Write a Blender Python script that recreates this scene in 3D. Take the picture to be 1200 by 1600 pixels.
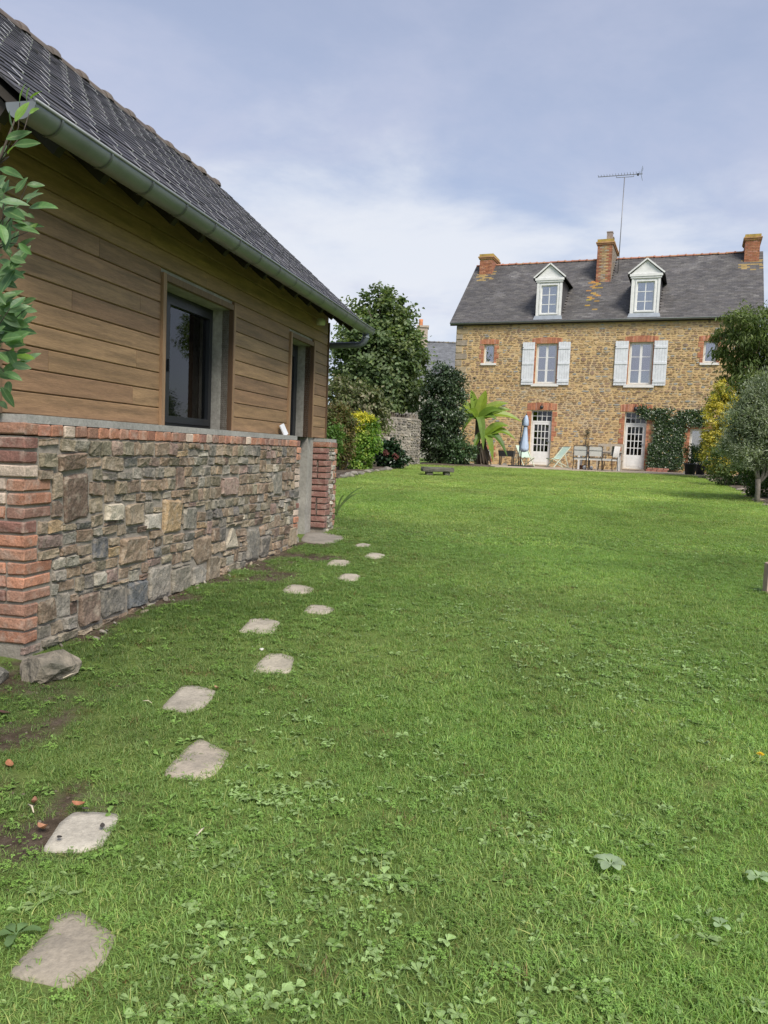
import bpy, bmesh, math, random
import numpy as np
from mathutils import Vector, Matrix

random.seed(7)
rng = np.random.default_rng(7)
for o in list(bpy.data.objects): bpy.data.objects.remove(o)
scene = bpy.context.scene
COL = scene.collection
R_ = math.radians

# ---------------------------------------------------------------- camera
F_PX, CAM = 1200.0, Vector((0, 0, 1.5))
CAMROT = Matrix.Rotation(math.pi/2 - R_(4.62), 3, 'X') @ Matrix.Rotation(R_(2.35), 3, 'Z')
cd = bpy.data.cameras.new('camera'); cam = bpy.data.objects.new('camera', cd); COL.objects.link(cam)
cam.matrix_world = Matrix.Translation(CAM) @ CAMROT.to_4x4()
cd.sensor_fit = 'VERTICAL'; cd.sensor_height = 36; cd.lens = 27.0
cd.clip_start = .05; cd.clip_end = 2000
scene.camera = cam
scene.render.resolution_x, scene.render.resolution_y = 768, 1024

# ---------------------------------------------------------------- sky, sun, exposure
SUN = Vector((.30, -.62, .76)).normalized()          # direction towards the sun
sl = bpy.data.lights.new('sun', 'SUN'); sl.energy = 2.7; sl.angle = R_(26); sl.color = (1, .945, .86)
so = bpy.data.objects.new('sun', sl); COL.objects.link(so)
so.rotation_euler = (-SUN).to_track_quat('-Z', 'Y').to_euler(); so.location = (8, -12, 20)
world = bpy.data.worlds.new('World'); scene.world = world; world.use_nodes = True
scene.view_settings.view_transform = 'Standard'; scene.view_settings.look = 'None'
scene.view_settings.exposure = 0.75; scene.view_settings.gamma = 1; scene.view_settings.use_curve_mapping = False

def build_sky():
    nt = world.node_tree; nt.nodes.clear(); N = nt.nodes.new; L = nt.links.new
    out = N('ShaderNodeOutputWorld'); bg = N('ShaderNodeBackground'); bg.inputs['Strength'].default_value = .095
    L(bg.outputs[0], out.inputs[0])
    sky = N('ShaderNodeTexSky'); sky.sky_type = 'NISHITA'; sky.sun_disc = False
    sky.sun_elevation = math.asin(SUN.z); sky.sun_rotation = math.atan2(SUN.x, SUN.y)
    sky.air_density = 1.0; sky.dust_density = 1.2; sky.ozone_density = 1.6
    tc = N('ShaderNodeTexCoord'); sep = N('ShaderNodeSeparateXYZ'); L(tc.outputs['Generated'], sep.inputs[0])
    def M(op, a, b=None, clamp=False):
        m = N('ShaderNodeMath'); m.operation = op; m.use_clamp = clamp
        for i, v in enumerate((a, b)):
            if v is None: continue
            if isinstance(v, (int, float)): m.inputs[i].default_value = v
            else: L(v, m.inputs[i])
        return m.outputs[0]
    # project the direction on a cloud layer
    h = M('ADD', M('MAXIMUM', sep.outputs[2], 0.0), .16)
    cx, cy = M('DIVIDE', sep.outputs[0], h), M('DIVIDE', sep.outputs[1], h)
    comb = N('ShaderNodeCombineXYZ'); L(cx, comb.inputs[0]); L(cy, comb.inputs[1])
    def noise(scale, detail, rough, off, dist=0.0, sx=1, sy=1):
        mp = N('ShaderNodeMapping'); L(comb.outputs[0], mp.inputs[0]); mp.inputs['Location'].default_value = off
        mp.inputs['Scale'].default_value = (sx, sy, 1)
        n = N('ShaderNodeTexNoise'); L(mp.outputs[0], n.inputs['Vector'])
        n.inputs['Scale'].default_value = scale; n.inputs['Detail'].default_value = detail
        n.inputs['Roughness'].default_value = rough; n.inputs['Distortion'].default_value = dist
        return n.outputs[0]
    def ramp(v, a, b):
        m = N('ShaderNodeMapRange'); m.interpolation_type = 'SMOOTHSTEP'; L(v, m.inputs[0])
        m.inputs[1].default_value = a; m.inputs[2].default_value = b; return m.outputs[0]
    cirrus = ramp(noise(.8, 7, .62, (3.1, 7.7, 0), .5, .55, 1.25), .40, .70)     # thin streaks
    veil = ramp(noise(.28, 3, .5, (1.7, .4, 0)), .30, .72)                       # broad thin veil
    puff = noise(1.5, 8, .58, (.6, 2.3, 0), .25)
    # a bank of brighter cumulus low in the sky ahead
    d = Vector((.05, 1.0, .235)).normalized()
    vd = N('ShaderNodeVectorMath'); vd.operation = 'SUBTRACT'; L(tc.outputs['Generated'], vd.inputs[0]); vd.inputs[1].default_value = d
    vs = N('ShaderNodeVectorMath'); vs.operation = 'MULTIPLY'; L(vd.outputs[0], vs.inputs[0]); vs.inputs[1].default_value = (2.3, 2.3, 7.5)
    ln = N('ShaderNodeVectorMath'); ln.operation = 'LENGTH'; L(vs.outputs[0], ln.inputs[0])
    bank = ramp(M('ADD', M('MULTIPLY', M('SUBTRACT', 1.0, ln.outputs['Value']), .55), M('SUBTRACT', M('MULTIPLY', puff, 1.5), .25)), .40, .95)
    low = ramp(sep.outputs[2], .30, .0)
    mask = M('ADD', M('ADD', .40, M('MULTIPLY', veil, .24)), M('MULTIPLY', cirrus, .42), True)
    mask = M('ADD', mask, M('MULTIPLY', low, .12), True)
    mx = N('ShaderNodeMix'); mx.data_type = 'RGBA'; L(mask, mx.inputs[0]); L(sky.outputs[0], mx.inputs[6])
    mx.inputs[7].default_value = (3.75, 3.95, 4.95, 1)
    mx2 = N('ShaderNodeMix'); mx2.data_type = 'RGBA'; L(M('MULTIPLY', bank, .85), mx2.inputs[0]); L(mx.outputs[2], mx2.inputs[6])
    mx2.inputs[7].default_value = (5.3, 5.5, 5.9, 1)
    L(mx2.outputs[2], bg.inputs[0])
build_sky()

# ---------------------------------------------------------------- pixel helpers (photo pixels give directions only)
def ray(px, py): return CAMROT @ Vector(((px-600)/F_PX, -(py-800)/F_PX, -1))
def project(P):
    v = CAMROT.transposed() @ (Vector(P) - CAM)
    return (600 + F_PX*v.x/-v.z, 800 - F_PX*v.y/-v.z) if v.z < -.01 else (-9e3, -9e3)
_GY = [-60, -5, 0, 2, 4, 5, 6, 8.65, 9.6, 15, 20, 26, 31, 36, 400]
_GZ = [-.35, -.12, .03, .13, .25, .315, .345, .41, .445, .63, .79, .935, .99, 1.0, 1.0]
_ty = np.linspace(-60, 400, 9201); _tz = np.interp(_ty, _GY, _GZ)
_k = np.hanning(41); _k /= _k.sum(); _tz = np.convolve(np.pad(_tz, 20, mode='edge'), _k, 'valid')
def gz(x, y):
    x = np.asarray(x, float); y = np.asarray(y, float)
    base = np.interp(y, _ty, _tz)
    return base + .012*np.sin(x*1.3+.7*y)*np.sin(y*.9+1.1) * np.clip((33-y)/8, 0, 1)
def ground_at(px, py, lift=0.0):
    r = ray(px, py); lo, hi = .3, 120.0; t = lo
    step = .02
    while t < hi:
        P = CAM + r*t
        if P.z < float(gz(P.x, P.y)) + lift: break
        t += step
        if t > 8: step = .05
    return CAM + r*t
def at_depth(px, py, y): r = ray(px, py); return CAM + r*(y/r.y)
def at_z(px, py, z): r = ray(px, py); return CAM + r*((z-CAM.z)/r.z)

# ---------------------------------------------------------------- numpy value noise
_tab = rng.random((256, 256))
def vnoise(x, y, s=1.0, ox=0.0, oy=0.0):
    x = np.asarray(x, float)*s+ox+1000; y = np.asarray(y, float)*s+oy+1000
    xi, yi = np.floor(x).astype(int), np.floor(y).astype(int); fx, fy = x-xi, y-yi
    fx, fy = fx*fx*(3-2*fx), fy*fy*(3-2*fy)
    g = lambda a, b: _tab[a % 256, b % 256]
    return (g(xi, yi)*(1-fx)+g(xi+1, yi)*fx)*(1-fy) + (g(xi, yi+1)*(1-fx)+g(xi+1, yi+1)*fx)*fy
def fnoise(x, y, s, ox=0, oy=0): return .55*vnoise(x, y, s, ox, oy)+.3*vnoise(x, y, s*2.1, oy+5, ox)+.15*vnoise(x, y, s*4.3, ox+9, oy+3)

def jit(c, a=.2):
    k = random.uniform(1-a, 1+a); return (c[0]*k*random.uniform(.97, 1.03), c[1]*k, c[2]*k*random.uniform(.96, 1.04))
# ---------------------------------------------------------------- object helpers
def tag(o, label=None, cat=None, group=None, kind=None):
    if label: o['label'] = label
    if cat: o['category'] = cat
    if group: o['group'] = group
    if kind: o['kind'] = kind
    return o
def empty(name, loc=(0, 0, 0), rz=0.0, label=None, cat=None, group=None, parent=None):
    o = bpy.data.objects.new(name, None); COL.objects.link(o); o.location = loc; o.rotation_euler = (0, 0, rz)
    o.empty_display_size = .1
    if parent: o.parent = parent
    return tag(o, label, cat, group)
def link(name, me, parent=None, color=None, loc=None, rot=None, scale=None):
    o = bpy.data.objects.new(name, me); COL.objects.link(o)
    if parent: o.parent = parent
    if color is not None: o.color = (*color[:3], 1)
    if loc is not None: o.location = loc
    if rot is not None: o.rotation_euler = rot
    if scale is not None: o.scale = scale
    return o

class MB:
    """collects faces; build() links them as ONE mesh object"""
    def __init__(s): s.v = []; s.f = []; s.c = []; s.sm = []
    def add(s, vs, fs, col=None, smooth=False):
        b = len(s.v); s.v += [tuple(p) for p in vs]; s.f += [tuple(b+i for i in f) for f in fs]
        s.c += [col or (1, 1, 1)]*len(vs); s.sm += [smooth]*len(fs); return s
    def box(s, x0, x1, y0, y1, z0, z1, col=None):
        return s.add([(x0,y0,z0),(x1,y0,z0),(x1,y1,z0),(x0,y1,z0),(x0,y0,z1),(x1,y0,z1),(x1,y1,z1),(x0,y1,z1)],
              [(0,3,2,1),(4,5,6,7),(0,1,5,4),(1,2,6,5),(2,3,7,6),(3,0,4,7)], col)
    def bar(s, a, b, w, h=None, up=(0, 0, 1), col=None):
        a, b = Vector(a), Vector(b); h = h or w; d = (b-a).normalized(); u = Vector(up)
        if abs(d.dot(u)) > .98: u = Vector((1, 0, 0))
        sd = d.cross(u).normalized(); u = sd.cross(d)
        vs = [p + sd*(i*w/2) + u*(j*h/2) for p in (a, b) for i, j in ((-1,-1),(1,-1),(1,1),(-1,1))]
        return s.add(vs, [(3,2,1,0),(4,5,6,7),(0,1,5,4),(1,2,6,5),(2,3,7,6),(3,0,4,7)], col)
    def tube(s, pts, rad, n=8, cap=True, col=None):
        pts = [Vector(p) for p in pts]; rad = rad if hasattr(rad, '__len__') else [rad]*len(pts)
        vs = []; fs = []; ref = None
        for i, p in enumerate(pts):
            d = (pts[min(i+1, len(pts)-1)] - pts[max(i-1, 0)]).normalized()
            if ref is None:
                ref = d.cross(Vector((0, 0, 1)));  ref = ref if ref.length > .05 else d.cross(Vector((1, 0, 0)))
            ref = (ref - d*ref.dot(d)).normalized(); b2 = d.cross(ref)
            for k in range(n):
                a = 2*math.pi*k/n; vs.append(p + (ref*math.cos(a) + b2*math.sin(a))*rad[i])
        for i in range(len(pts)-1):
            for k in range(n): fs.append((i*n+k, i*n+(k+1) % n, (i+1)*n+(k+1) % n, (i+1)*n+k))
        if cap: fs += [tuple(reversed(range(n))), tuple(range((len(pts)-1)*n, len(pts)*n))]
        return s.add(vs, fs, col, True)
    def lathe(s, prof, n=16, c=(0, 0), col=None):
        vs = []; fs = []
        for r, z in prof:
            for k in range(n): a = 2*math.pi*k/n; vs.append((c[0]+r*math.cos(a), c[1]+r*math.sin(a), z))
        for i in range(len(prof)-1):
            for k in range(n): fs.append((i*n+k, i*n+(k+1) % n, (i+1)*n+(k+1) % n, (i+1)*n+k))
        return s.add(vs, fs, col, True)
    def poly(s, pts, col=None): return s.add(pts, [tuple(range(len(pts)))], col)
    def prism(s, pts2, y0, y1, col=None):
        """outline in (x, z) extruded along y"""
        n = len(pts2); vs = [(x, y0, z) for x, z in pts2]+[(x, y1, z) for x, z in pts2]
        fs = [tuple(range(n)), tuple(reversed(range(n, 2*n)))]+[(i, n+i, n+(i+1) % n, (i+1) % n) for i in range(n)]
        return s.add(vs, fs, col)
    def mesh(s, name, mat):
        me = bpy.data.meshes.new(name); me.from_pydata(s.v, [], s.f)
        at = me.color_attributes.new('col', 'FLOAT_COLOR', 'POINT')
        at.data.foreach_set('color', np.c_[np.array(s.c, float), np.ones(len(s.c))].ravel())
        me.polygons.foreach_set('use_smooth', s.sm)
        if mat: me.materials.append(mat)
        bm = bmesh.new(); bm.from_mesh(me); bmesh.ops.recalc_face_normals(bm, faces=bm.faces); bm.to_mesh(me); bm.free()
        return me
    def build(s, name, mat, parent=None, color=None):
        return link(name, s.mesh(name, mat), parent, color)

def np_mesh(name, V, Fc, col, mat, smooth=False):
    me = bpy.data.meshes.new(name); n = len(Fc); k = Fc.shape[1]
    me.vertices.add(len(V)); me.vertices.foreach_set('co', V.astype(np.float32).ravel())
    me.loops.add(n*k); me.loops.foreach_set('vertex_index', Fc.astype(np.int32).ravel())
    me.polygons.add(n); me.polygons.foreach_set('loop_start', np.arange(0, n*k, k, dtype=np.int32))
    me.polygons.foreach_set('loop_total', np.full(n, k, dtype=np.int32))
    me.update(calc_edges=True)
    if smooth: me.polygons.foreach_set('use_smooth', np.ones(n, bool))
    if col is not None:
        at = me.color_attributes.new('col', 'FLOAT_COLOR', 'POINT')
        at.data.foreach_set('color', np.c_[col, np.ones(len(col))].astype(np.float32).ravel())
    me.materials.append(mat); return me

# ---------------------------------------------------------------- materials
MATS = {}
def nodes(name):
    m = bpy.data.materials.new(name); m.use_nodes = True; nt = m.node_tree; nt.nodes.clear()
    out = nt.nodes.new('ShaderNodeOutputMaterial'); b = nt.nodes.new('ShaderNodeBsdfPrincipled')
    nt.links.new(b.outputs[0], out.inputs[0]); MATS[name] = m
    return m, nt, b, out
def mat(name, src='rgb', rgb=(.5, .5, .5), rough=.8, var=.25, scale=6.0, detail=6, bump=.3, bscale=None, metal=0.0,
        stretch=(1, 1, 1), coord='pos', tint=None, tint_amt=0.0, tint_scale=1.5, spec=.5, transl=0.0, fine=0.0, bdist=.01):
    """src: 'rgb', 'obj' (object colour) or 'col' (colour attribute), varied by noise in world or object space"""
    m, nt, b, out = nodes(name); N = nt.nodes.new; L = nt.links.new
    if coord == 'pos': g = N('ShaderNodeNewGeometry'); vec = g.outputs['Position']
    else: g = N('ShaderNodeTexCoord'); vec = g.outputs['Object']
    mp = N('ShaderNodeMapping'); L(vec, mp.inputs[0]); mp.inputs['Scale'].default_value = stretch; vec = mp.outputs[0]
    if src != 'rgb' and coord != 'pos':
        oi = N('ShaderNodeObjectInfo'); cb = N('ShaderNodeVectorMath'); cb.operation = 'SCALE'; cb.inputs[0].default_value = (13, 7, 29)
        L(oi.outputs['Random'], cb.inputs['Scale']); L(cb.outputs[0], mp.inputs['Location'])
    def noise(sc, de, ro=.6):
        n = N('ShaderNodeTexNoise'); L(vec, n.inputs['Vector']); n.inputs['Scale'].default_value = sc
        n.inputs['Detail'].default_value = de; n.inputs['Roughness'].default_value = ro; return n.outputs[0]
    if src == 'rgb': c = N('ShaderNodeRGB'); c.outputs[0].default_value = (*rgb, 1); base = c.outputs[0]
    elif src == 'obj': c = N('ShaderNodeObjectInfo'); base = c.outputs['Color']
    else: c = N('ShaderNodeAttribute'); c.attribute_name = 'col'; base = c.outputs['Color']
    nz = noise(scale, detail)
    mr = N('ShaderNodeMapRange'); L(nz, mr.inputs[0]); mr.inputs[1].default_value = .25; mr.inputs[2].default_value = .75
    mr.inputs[3].default_value = 1-var; mr.inputs[4].default_value = 1+var
    mul = N('ShaderNodeVectorMath'); mul.operation = 'SCALE'; L(base, mul.inputs[0]); L(mr.outputs[0], mul.inputs['Scale']); cur = mul.outputs[0]
    if fine:
        n2 = noise(scale*9, 3); r2 = N('ShaderNodeMapRange'); L(n2, r2.inputs[0]); r2.inputs[1].default_value = .3; r2.inputs[2].default_value = .7
        r2.inputs[3].default_value = 1-fine; r2.inputs[4].default_value = 1+fine
        m2 = N('ShaderNodeVectorMath'); m2.operation = 'SCALE'; L(cur, m2.inputs[0]); L(r2.outputs[0], m2.inputs['Scale']); cur = m2.outputs[0]
    if tint:
        n3 = noise(tint_scale, 5); r3 = N('ShaderNodeMapRange'); L(n3, r3.inputs[0]); r3.inputs[1].default_value = .5; r3.inputs[2].default_value = .68
        r3.inputs[3].default_value = 0; r3.inputs[4].default_value = tint_amt
        mx = N('ShaderNodeMix'); mx.data_type = 'RGBA'; L(r3.outputs[0], mx.inputs[0]); L(cur, mx.inputs[6]); mx.inputs[7].default_value = (*tint, 1); cur = mx.outputs[2]
    L(cur, b.inputs['Base Color']); b.inputs['Roughness'].default_value = rough; b.inputs['Metallic'].default_value = metal
    b.inputs['Specular IOR Level'].default_value = spec
    if bump:
        bn = N('ShaderNodeBump'); bn.inputs['Strength'].default_value = bump; bn.inputs['Distance'].default_value = bdist
        L(noise(bscale or scale*2, 6), bn.inputs['Height']); L(bn.outputs[0], b.inputs['Normal'])
    if transl:
        t = N('ShaderNodeBsdfTranslucent'); sc = N('ShaderNodeVectorMath'); sc.operation = 'MULTIPLY'; L(cur, sc.inputs[0]); sc.inputs[1].default_value = (1.25, 1.35, .7)
        L(sc.outputs[0], t.inputs[0]); ms = N('ShaderNodeMixShader'); ms.inputs[0].default_value = transl
        L(b.outputs[0], ms.inputs[1]); L(t.outputs[0], ms.inputs[2]); L(ms.outputs[0], out.inputs[0])
    return m
def glass(name, tintc=(.8, .85, .85), base_refl=.06):
    m, nt, b, out = nodes(name); N = nt.nodes.new; L = nt.links.new
    t = N('ShaderNodeBsdfTransparent'); t.inputs[0].default_value = (*tintc, 1)
    g = N('ShaderNodeBsdfGlossy'); g.inputs['Roughness'].default_value = .02
    fr = N('ShaderNodeFresnel'); fr.inputs[0].default_value = 1.52
    ad = N('ShaderNodeMath'); ad.operation = 'ADD'; ad.use_clamp = True; L(fr.outputs[0], ad.inputs[0]); ad.inputs[1].default_value = base_refl
    ms = N('ShaderNodeMixShader'); L(ad.outputs[0], ms.inputs[0]); L(t.outputs[0], ms.inputs[1]); L(g.outputs[0], ms.inputs[2]); L(ms.outputs[0], out.inputs[0])
    return m
mat('mortar', rgb=(.27, .24, .20), var=.3, scale=14, bump=.7, bscale=60, rough=.95)
mat('house_mortar', rgb=(.54, .39, .195), var=.2, scale=3, bump=.5, bscale=25, rough=.95, fine=.15, tint=(.50, .43, .32), tint_amt=.55, tint_scale=.7)
mat('stone', 'obj', var=.38, scale=9, detail=9, bump=.95, bscale=26, rough=.92, fine=.3, bdist=.02, tint=(.42, .36, .28), tint_amt=.55, tint_scale=17)
mat('stone_col', 'col', var=.38, scale=9, detail=9, bump=.95, bscale=26, rough=.92, fine=.3, bdist=.02, tint=(.42, .36, .28), tint_amt=.55, tint_scale=17)
mat('house_stone', 'col', var=.3, scale=5, detail=6, bump=.6, bscale=22, rough=.95, fine=.15, bdist=.02)
mat('brick', 'obj', var=.32, scale=11, detail=8, bump=.7, bscale=55, rough=.92, fine=.25, tint=(.42, .33, .27), tint_amt=.55, tint_scale=13)
mat('brick_col', 'col', var=.28, scale=11, detail=6, bump=.5, bscale=45, rough=.92)
mat('concrete', rgb=(.33, .315, .28), var=.3, scale=3.2, detail=9, bump=.55, bscale=30, rough=.95, fine=.18, tint=(.22, .21, .19), tint_amt=.6, tint_scale=5)
mat('ledge', rgb=(.30, .29, .27), var=.25, scale=5, detail=8, bump=.5, bscale=40, rough=.95, fine=.15)
mat('board', 'obj', var=.36, scale=5, detail=7, bump=.22, bscale=30, rough=.62, coord='obj', stretch=(.45, 5, 5), fine=.17, tint=(.13, .085, .045), tint_amt=.5, tint_scale=3.5)
mat('trim_wood', 'obj', var=.28, scale=5, detail=7, bump=.2, bscale=30, rough=.6, coord='obj', stretch=(5, 5, .5), fine=.15)
mat('dark_wood', rgb=(.035, .028, .022), var=.3, scale=8, bump=.3, rough=.85)
mat('zinc', rgb=(.225, .243, .247), var=.2, scale=5, detail=7, bump=.08, bscale=30, rough=.48, metal=.45, tint=(.165, .178, .182), tint_amt=.5, tint_scale=2.5)
mat('zinc_light', rgb=(.30, .33, .36), var=.15, scale=5, bump=.1, rough=.5, metal=.3)
mat('slate', 'obj', var=.35, scale=7, detail=8, bump=.35, bscale=40, rough=.6, fine=.2, tint=(.23, .215, .20), tint_amt=.2, spec=.3, tint_scale=4.5)
mat('slate_col', 'col', var=.35, scale=7, detail=8, bump=.35, bscale=40, rough=.6, fine=.2, tint=(.23, .215, .20), tint_amt=.2, spec=.3, tint_scale=4.5)
mat('house_slate', 'col', var=.3, scale=2.2, detail=8, bump=.3, bscale=20, rough=.7, fine=.2)
mat('hook', rgb=(.85, .83, .78), var=.2, scale=20, bump=0, rough=.4, metal=.3)
mat('ridge_tile', 'obj', var=.25, scale=9, bump=.3, bscale=50, rough=.8, tint=(.10, .085, .075), tint_amt=.5, tint_scale=6)
mat('clay', 'obj', var=.3, scale=7, bump=.3, rough=.85, tint=(.35, .27, .10), tint_amt=.6, tint_scale=3)
mat('black_metal', rgb=(.016, .018, .022), var=.15, scale=10, bump=0, rough=.38)
mat('dark_room', rgb=(.10, .095, .085), var=.2, scale=1, bump=0, rough=.95)
mat('white_paint', rgb=(.72, .72, .70), var=.12, scale=6, bump=.1, rough=.5, fine=.03)
mat('shutter_paint', rgb=(.66, .68, .70), var=.14, scale=5, bump=.12, rough=.6)
mat('white_stone', rgb=(.72, .70, .66), var=.12, scale=6, bump=.25, rough=.85)
mat('curtain', rgb=(.80, .79, .77), var=.06, scale=6, bump=0, rough=.95, transl=.3)
mat('terrace', rgb=(.40, .33, .26), var=.22, scale=3, bump=.2, rough=.9, fine=.1)
mat('flag', 'obj', var=.2, scale=7, detail=10, bump=.7, bscale=50, rough=.95, fine=.14, tint=(.16, .145, .12), tint_amt=.55, tint_scale=6, bdist=.008)
mat('rock', 'obj', var=.4, scale=5, detail=10, bump=1.0, bscale=16, rough=.95, fine=.2, bdist=.03, tint=(.09, .09, .07), tint_amt=.8, tint_scale=7)
mat('soil', rgb=(.085, .062, .043), var=.4, scale=5, detail=9, bump=.9, bscale=30, rough=1, fine=.25, bdist=.02, tint=(.16, .13, .09), tint_amt=.5, tint_scale=2)
mat('bark', rgb=(.20, .175, .145), var=.35, scale=10, detail=8, bump=.8, bscale=25, rough=.95, bdist=.02, stretch=(1, 1, .4))
mat('dark_bark', rgb=(.07, .055, .042), var=.35, scale=10, bump=.8, bscale=25, rough=.95, stretch=(1, 1, .4))
mat('leaf', 'col', var=.15, scale=3, bump=0, rough=.5, transl=.38, spec=.4)
mat('leaf_gloss', 'col', var=.15, scale=5, bump=0, rough=.33, transl=.18, spec=.55)
mat('laurel_leaf', 'obj', var=.28, scale=30, bump=.2, bscale=60, rough=.42, transl=.32, spec=.35)
mat('banana_leaf', 'obj', var=.18, scale=5, bump=.2, bscale=30, rough=.45, transl=.35)
mat('fabric_blue', rgb=(.42, .52, .66), var=.1, scale=8, bump=.2, rough=.9)
mat('fabric_mint', rgb=(.50, .64, .55), var=.08, scale=8, bump=.1, rough=.9, transl=.15)
mat('fabric_pale', rgb=(.62, .60, .57), var=.08, scale=9, bump=.15, rough=.9)
mat('wood_pale', rgb=(.42, .36, .28), var=.2, scale=9, bump=.2, rough=.8)
mat('wood_mint', rgb=(.52, .56, .44), var=.12, scale=9, bump=.2, rough=.7)
mat('plastic_black', rgb=(.028, .029, .032), var=.2, scale=6, bump=.05, rough=.5)
mat('dark_steel', rgb=(.05, .053, .06), var=.15, scale=6, bump=0, rough=.4, metal=.5)
mat('aerial_metal', rgb=(.22, .22, .23), var=.1, scale=6, bump=0, rough=.45, metal=.6)
mat('card_white', rgb=(.68, .69, .71), var=.05, scale=9, bump=0, rough=.4)
mat('bloom', 'col', var=.1, scale=9, bump=0, rough=.8, transl=.2)
mat('dead_leaf', 'obj', var=.3, scale=60, bump=.3, rough=.75, transl=.15)
def midrib(name):
    m = MATS[name]; nt = m.node_tree; N = nt.nodes.new; L = nt.links.new; b = next(n for n in nt.nodes if n.type == 'BSDF_PRINCIPLED'); src = b.inputs['Base Color'].links[0].from_socket
    tc = N('ShaderNodeTexCoord'); sp = N('ShaderNodeSeparateXYZ'); L(tc.outputs['Object'], sp.inputs[0]); ab = N('ShaderNodeMath'); ab.operation = 'ABSOLUTE'; L(sp.outputs[0], ab.inputs[0])
    mr = N('ShaderNodeMapRange'); L(ab.outputs[0], mr.inputs[0]); mr.inputs[1].default_value = .006; mr.inputs[2].default_value = .022; mr.inputs[3].default_value = .6; mr.inputs[4].default_value = 0
    mx = N('ShaderNodeMix'); mx.data_type = 'RGBA'; L(mr.outputs[0], mx.inputs[0]); L(src, mx.inputs[6]); mx.inputs[7].default_value = (.24, .34, .13, 1); L(mx.outputs[2], b.inputs['Base Color'])
midrib('laurel_leaf')
glass('glass'); glass('house_glass', (.9, .92, .93), .34); glass('dark_glass', (.55, .58, .6), .03)
M = MATS
# ================================================================ frames of the two buildings
SU = Vector((.22209627, .97502474, 0)); SW = Vector((SU.y, -SU.x, 0)); P0 = Vector((-1.95912, 4.16, 0))     # shed: along, outwards
HS = Vector((.9283383, -.37173646, 0)); HN = Vector((-.37173646, -.9283383, 0)); D0 = Vector((10.738308, 35.0, 0))  # house: along, outwards
def shed_uw(x, y): return (x-P0.x)*SU.x+(y-P0.y)*SU.y, (x-P0.x)*SW.x+(y-P0.y)*SW.y
def house_sd(x, y): return (x-D0.x)*HS.x+(y-D0.y)*HS.y, -((x-D0.x)*HN.x+(y-D0.y)*HN.y)
def hp(s, d, z): return D0 + HS*s - HN*d + Vector((0, 0, z))

def sstep(a, b, v): t = np.clip((v-a)/(b-a), 0, 1); return t*t*(3-2*t)
def bare(x, y):
    """bare soil on the trodden strip by the shed"""
    u, w = shed_uw(x, y)
    prox = np.exp(-np.clip(np.abs(w), 0, 9)/.75) * (u < 6.3)
    left = sstep(-.75, -1.35, x)*sstep(4.4, 3.3, y)
    n = fnoise(x, y, 2.3, 3.3, 8.1)
    rim = np.exp(-np.clip(np.abs(w-.02), 0, 9)/.13)*(u > -.1)*(u < 5.0)
    return sstep(.52, .80, n + .17*prox + .13*left + .30*rim - .11)*np.clip(prox*2.2+left+rim, 0, 1)

# ================================================================ ground sheet (reaches past everything in view)
def axis(segs):
    out = []
    for a, b, st in segs: out += list(np.arange(a, b, st))
    return np.array(out + [segs[-1][1]])
gx = axis([(-400, -60, 40), (-60, -12, 4), (-12, -3.2, .8), (-3.2, 2.4, .08), (2.4, 14, .5), (14, 60, 4), (60, 400, 40)])
gy = axis([(-200, -20, 30), (-20, -2, 2), (-2, 1, .4), (1, 11, .08), (11, 40, .5), (40, 80, 4), (80, 400, 40)])
X, Y = np.meshgrid(gx, gy); Zg = gz(X, Y)
near = (X > -4) & (X < 4) & (Y > 0) & (Y < 13)
B = bare(X, Y)
Zg = Zg + np.where(near, .012*(fnoise(X, Y, 6)-.5) - .008*B, 0)
ny, nx = X.shape
idx = np.arange(nx*ny).reshape(ny, nx)
Fq = np.stack([idx[:-1, :-1], idx[:-1, 1:], idx[1:, 1:], idx[1:, :-1]], -1).reshape(-1, 4)
def lawn_ground_mat():
    m, nt, b, out = nodes('lawn_ground'); N = nt.nodes.new; L = nt.links.new
    g = N('ShaderNodeNewGeometry')
    def noise(sc, de=6, ro=.6):
        n = N('ShaderNodeTexNoise'); L(g.outputs['Position'], n.inputs['Vector']); n.inputs['Scale'].default_value = sc
        n.inputs['Detail'].default_value = de; n.inputs['Roughness'].default_value = ro; return n.outputs[0]
    def ramp(v, stops):
        r = N('ShaderNodeValToRGB'); L(v, r.inputs[0]); e = r.color_ramp.elements
        while len(e) > 1: e.remove(e[-1])
        e[0].position = stops[0][0]; e[0].color = (*stops[0][1], 1)
        for p, c in stops[1:]: x = e.new(p); x.color = (*c, 1)
        return r.outputs[0]
    gr = ramp(noise(2.2, 8, .65), [(.3, (.10, .16, .035)), (.5, (.135, .205, .045)), (.7, (.175, .245, .06))])
    so = ramp(noise(13, 9, .7), [(.3, (.042, .030, .021)), (.5, (.085, .064, .046)), (.72, (.15, .12, .092))])
    a = N('ShaderNodeAttribute'); a.attribute_name = 'col'; sp = N('ShaderNodeSeparateColor'); L(a.outputs['Color'], sp.inputs[0])
    mx = N('ShaderNodeMix'); mx.data_type = 'RGBA'; L(sp.outputs[0], mx.inputs[0]); L(gr, mx.inputs[6]); L(so, mx.inputs[7])
    L(mx.outputs[2], b.inputs['Base Color']); b.inputs['Roughness'].default_value = 1; b.inputs['Specular IOR Level'].default_value = .1
    bn = N('ShaderNodeBump'); bn.inputs['Strength'].default_value = .8; bn.inputs['Distance'].default_value = .02
    L(noise(45, 6, .7), bn.inputs['Height']); L(bn.outputs[0], b.inputs['Normal'])
    return m
lawn_ground_mat()
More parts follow.
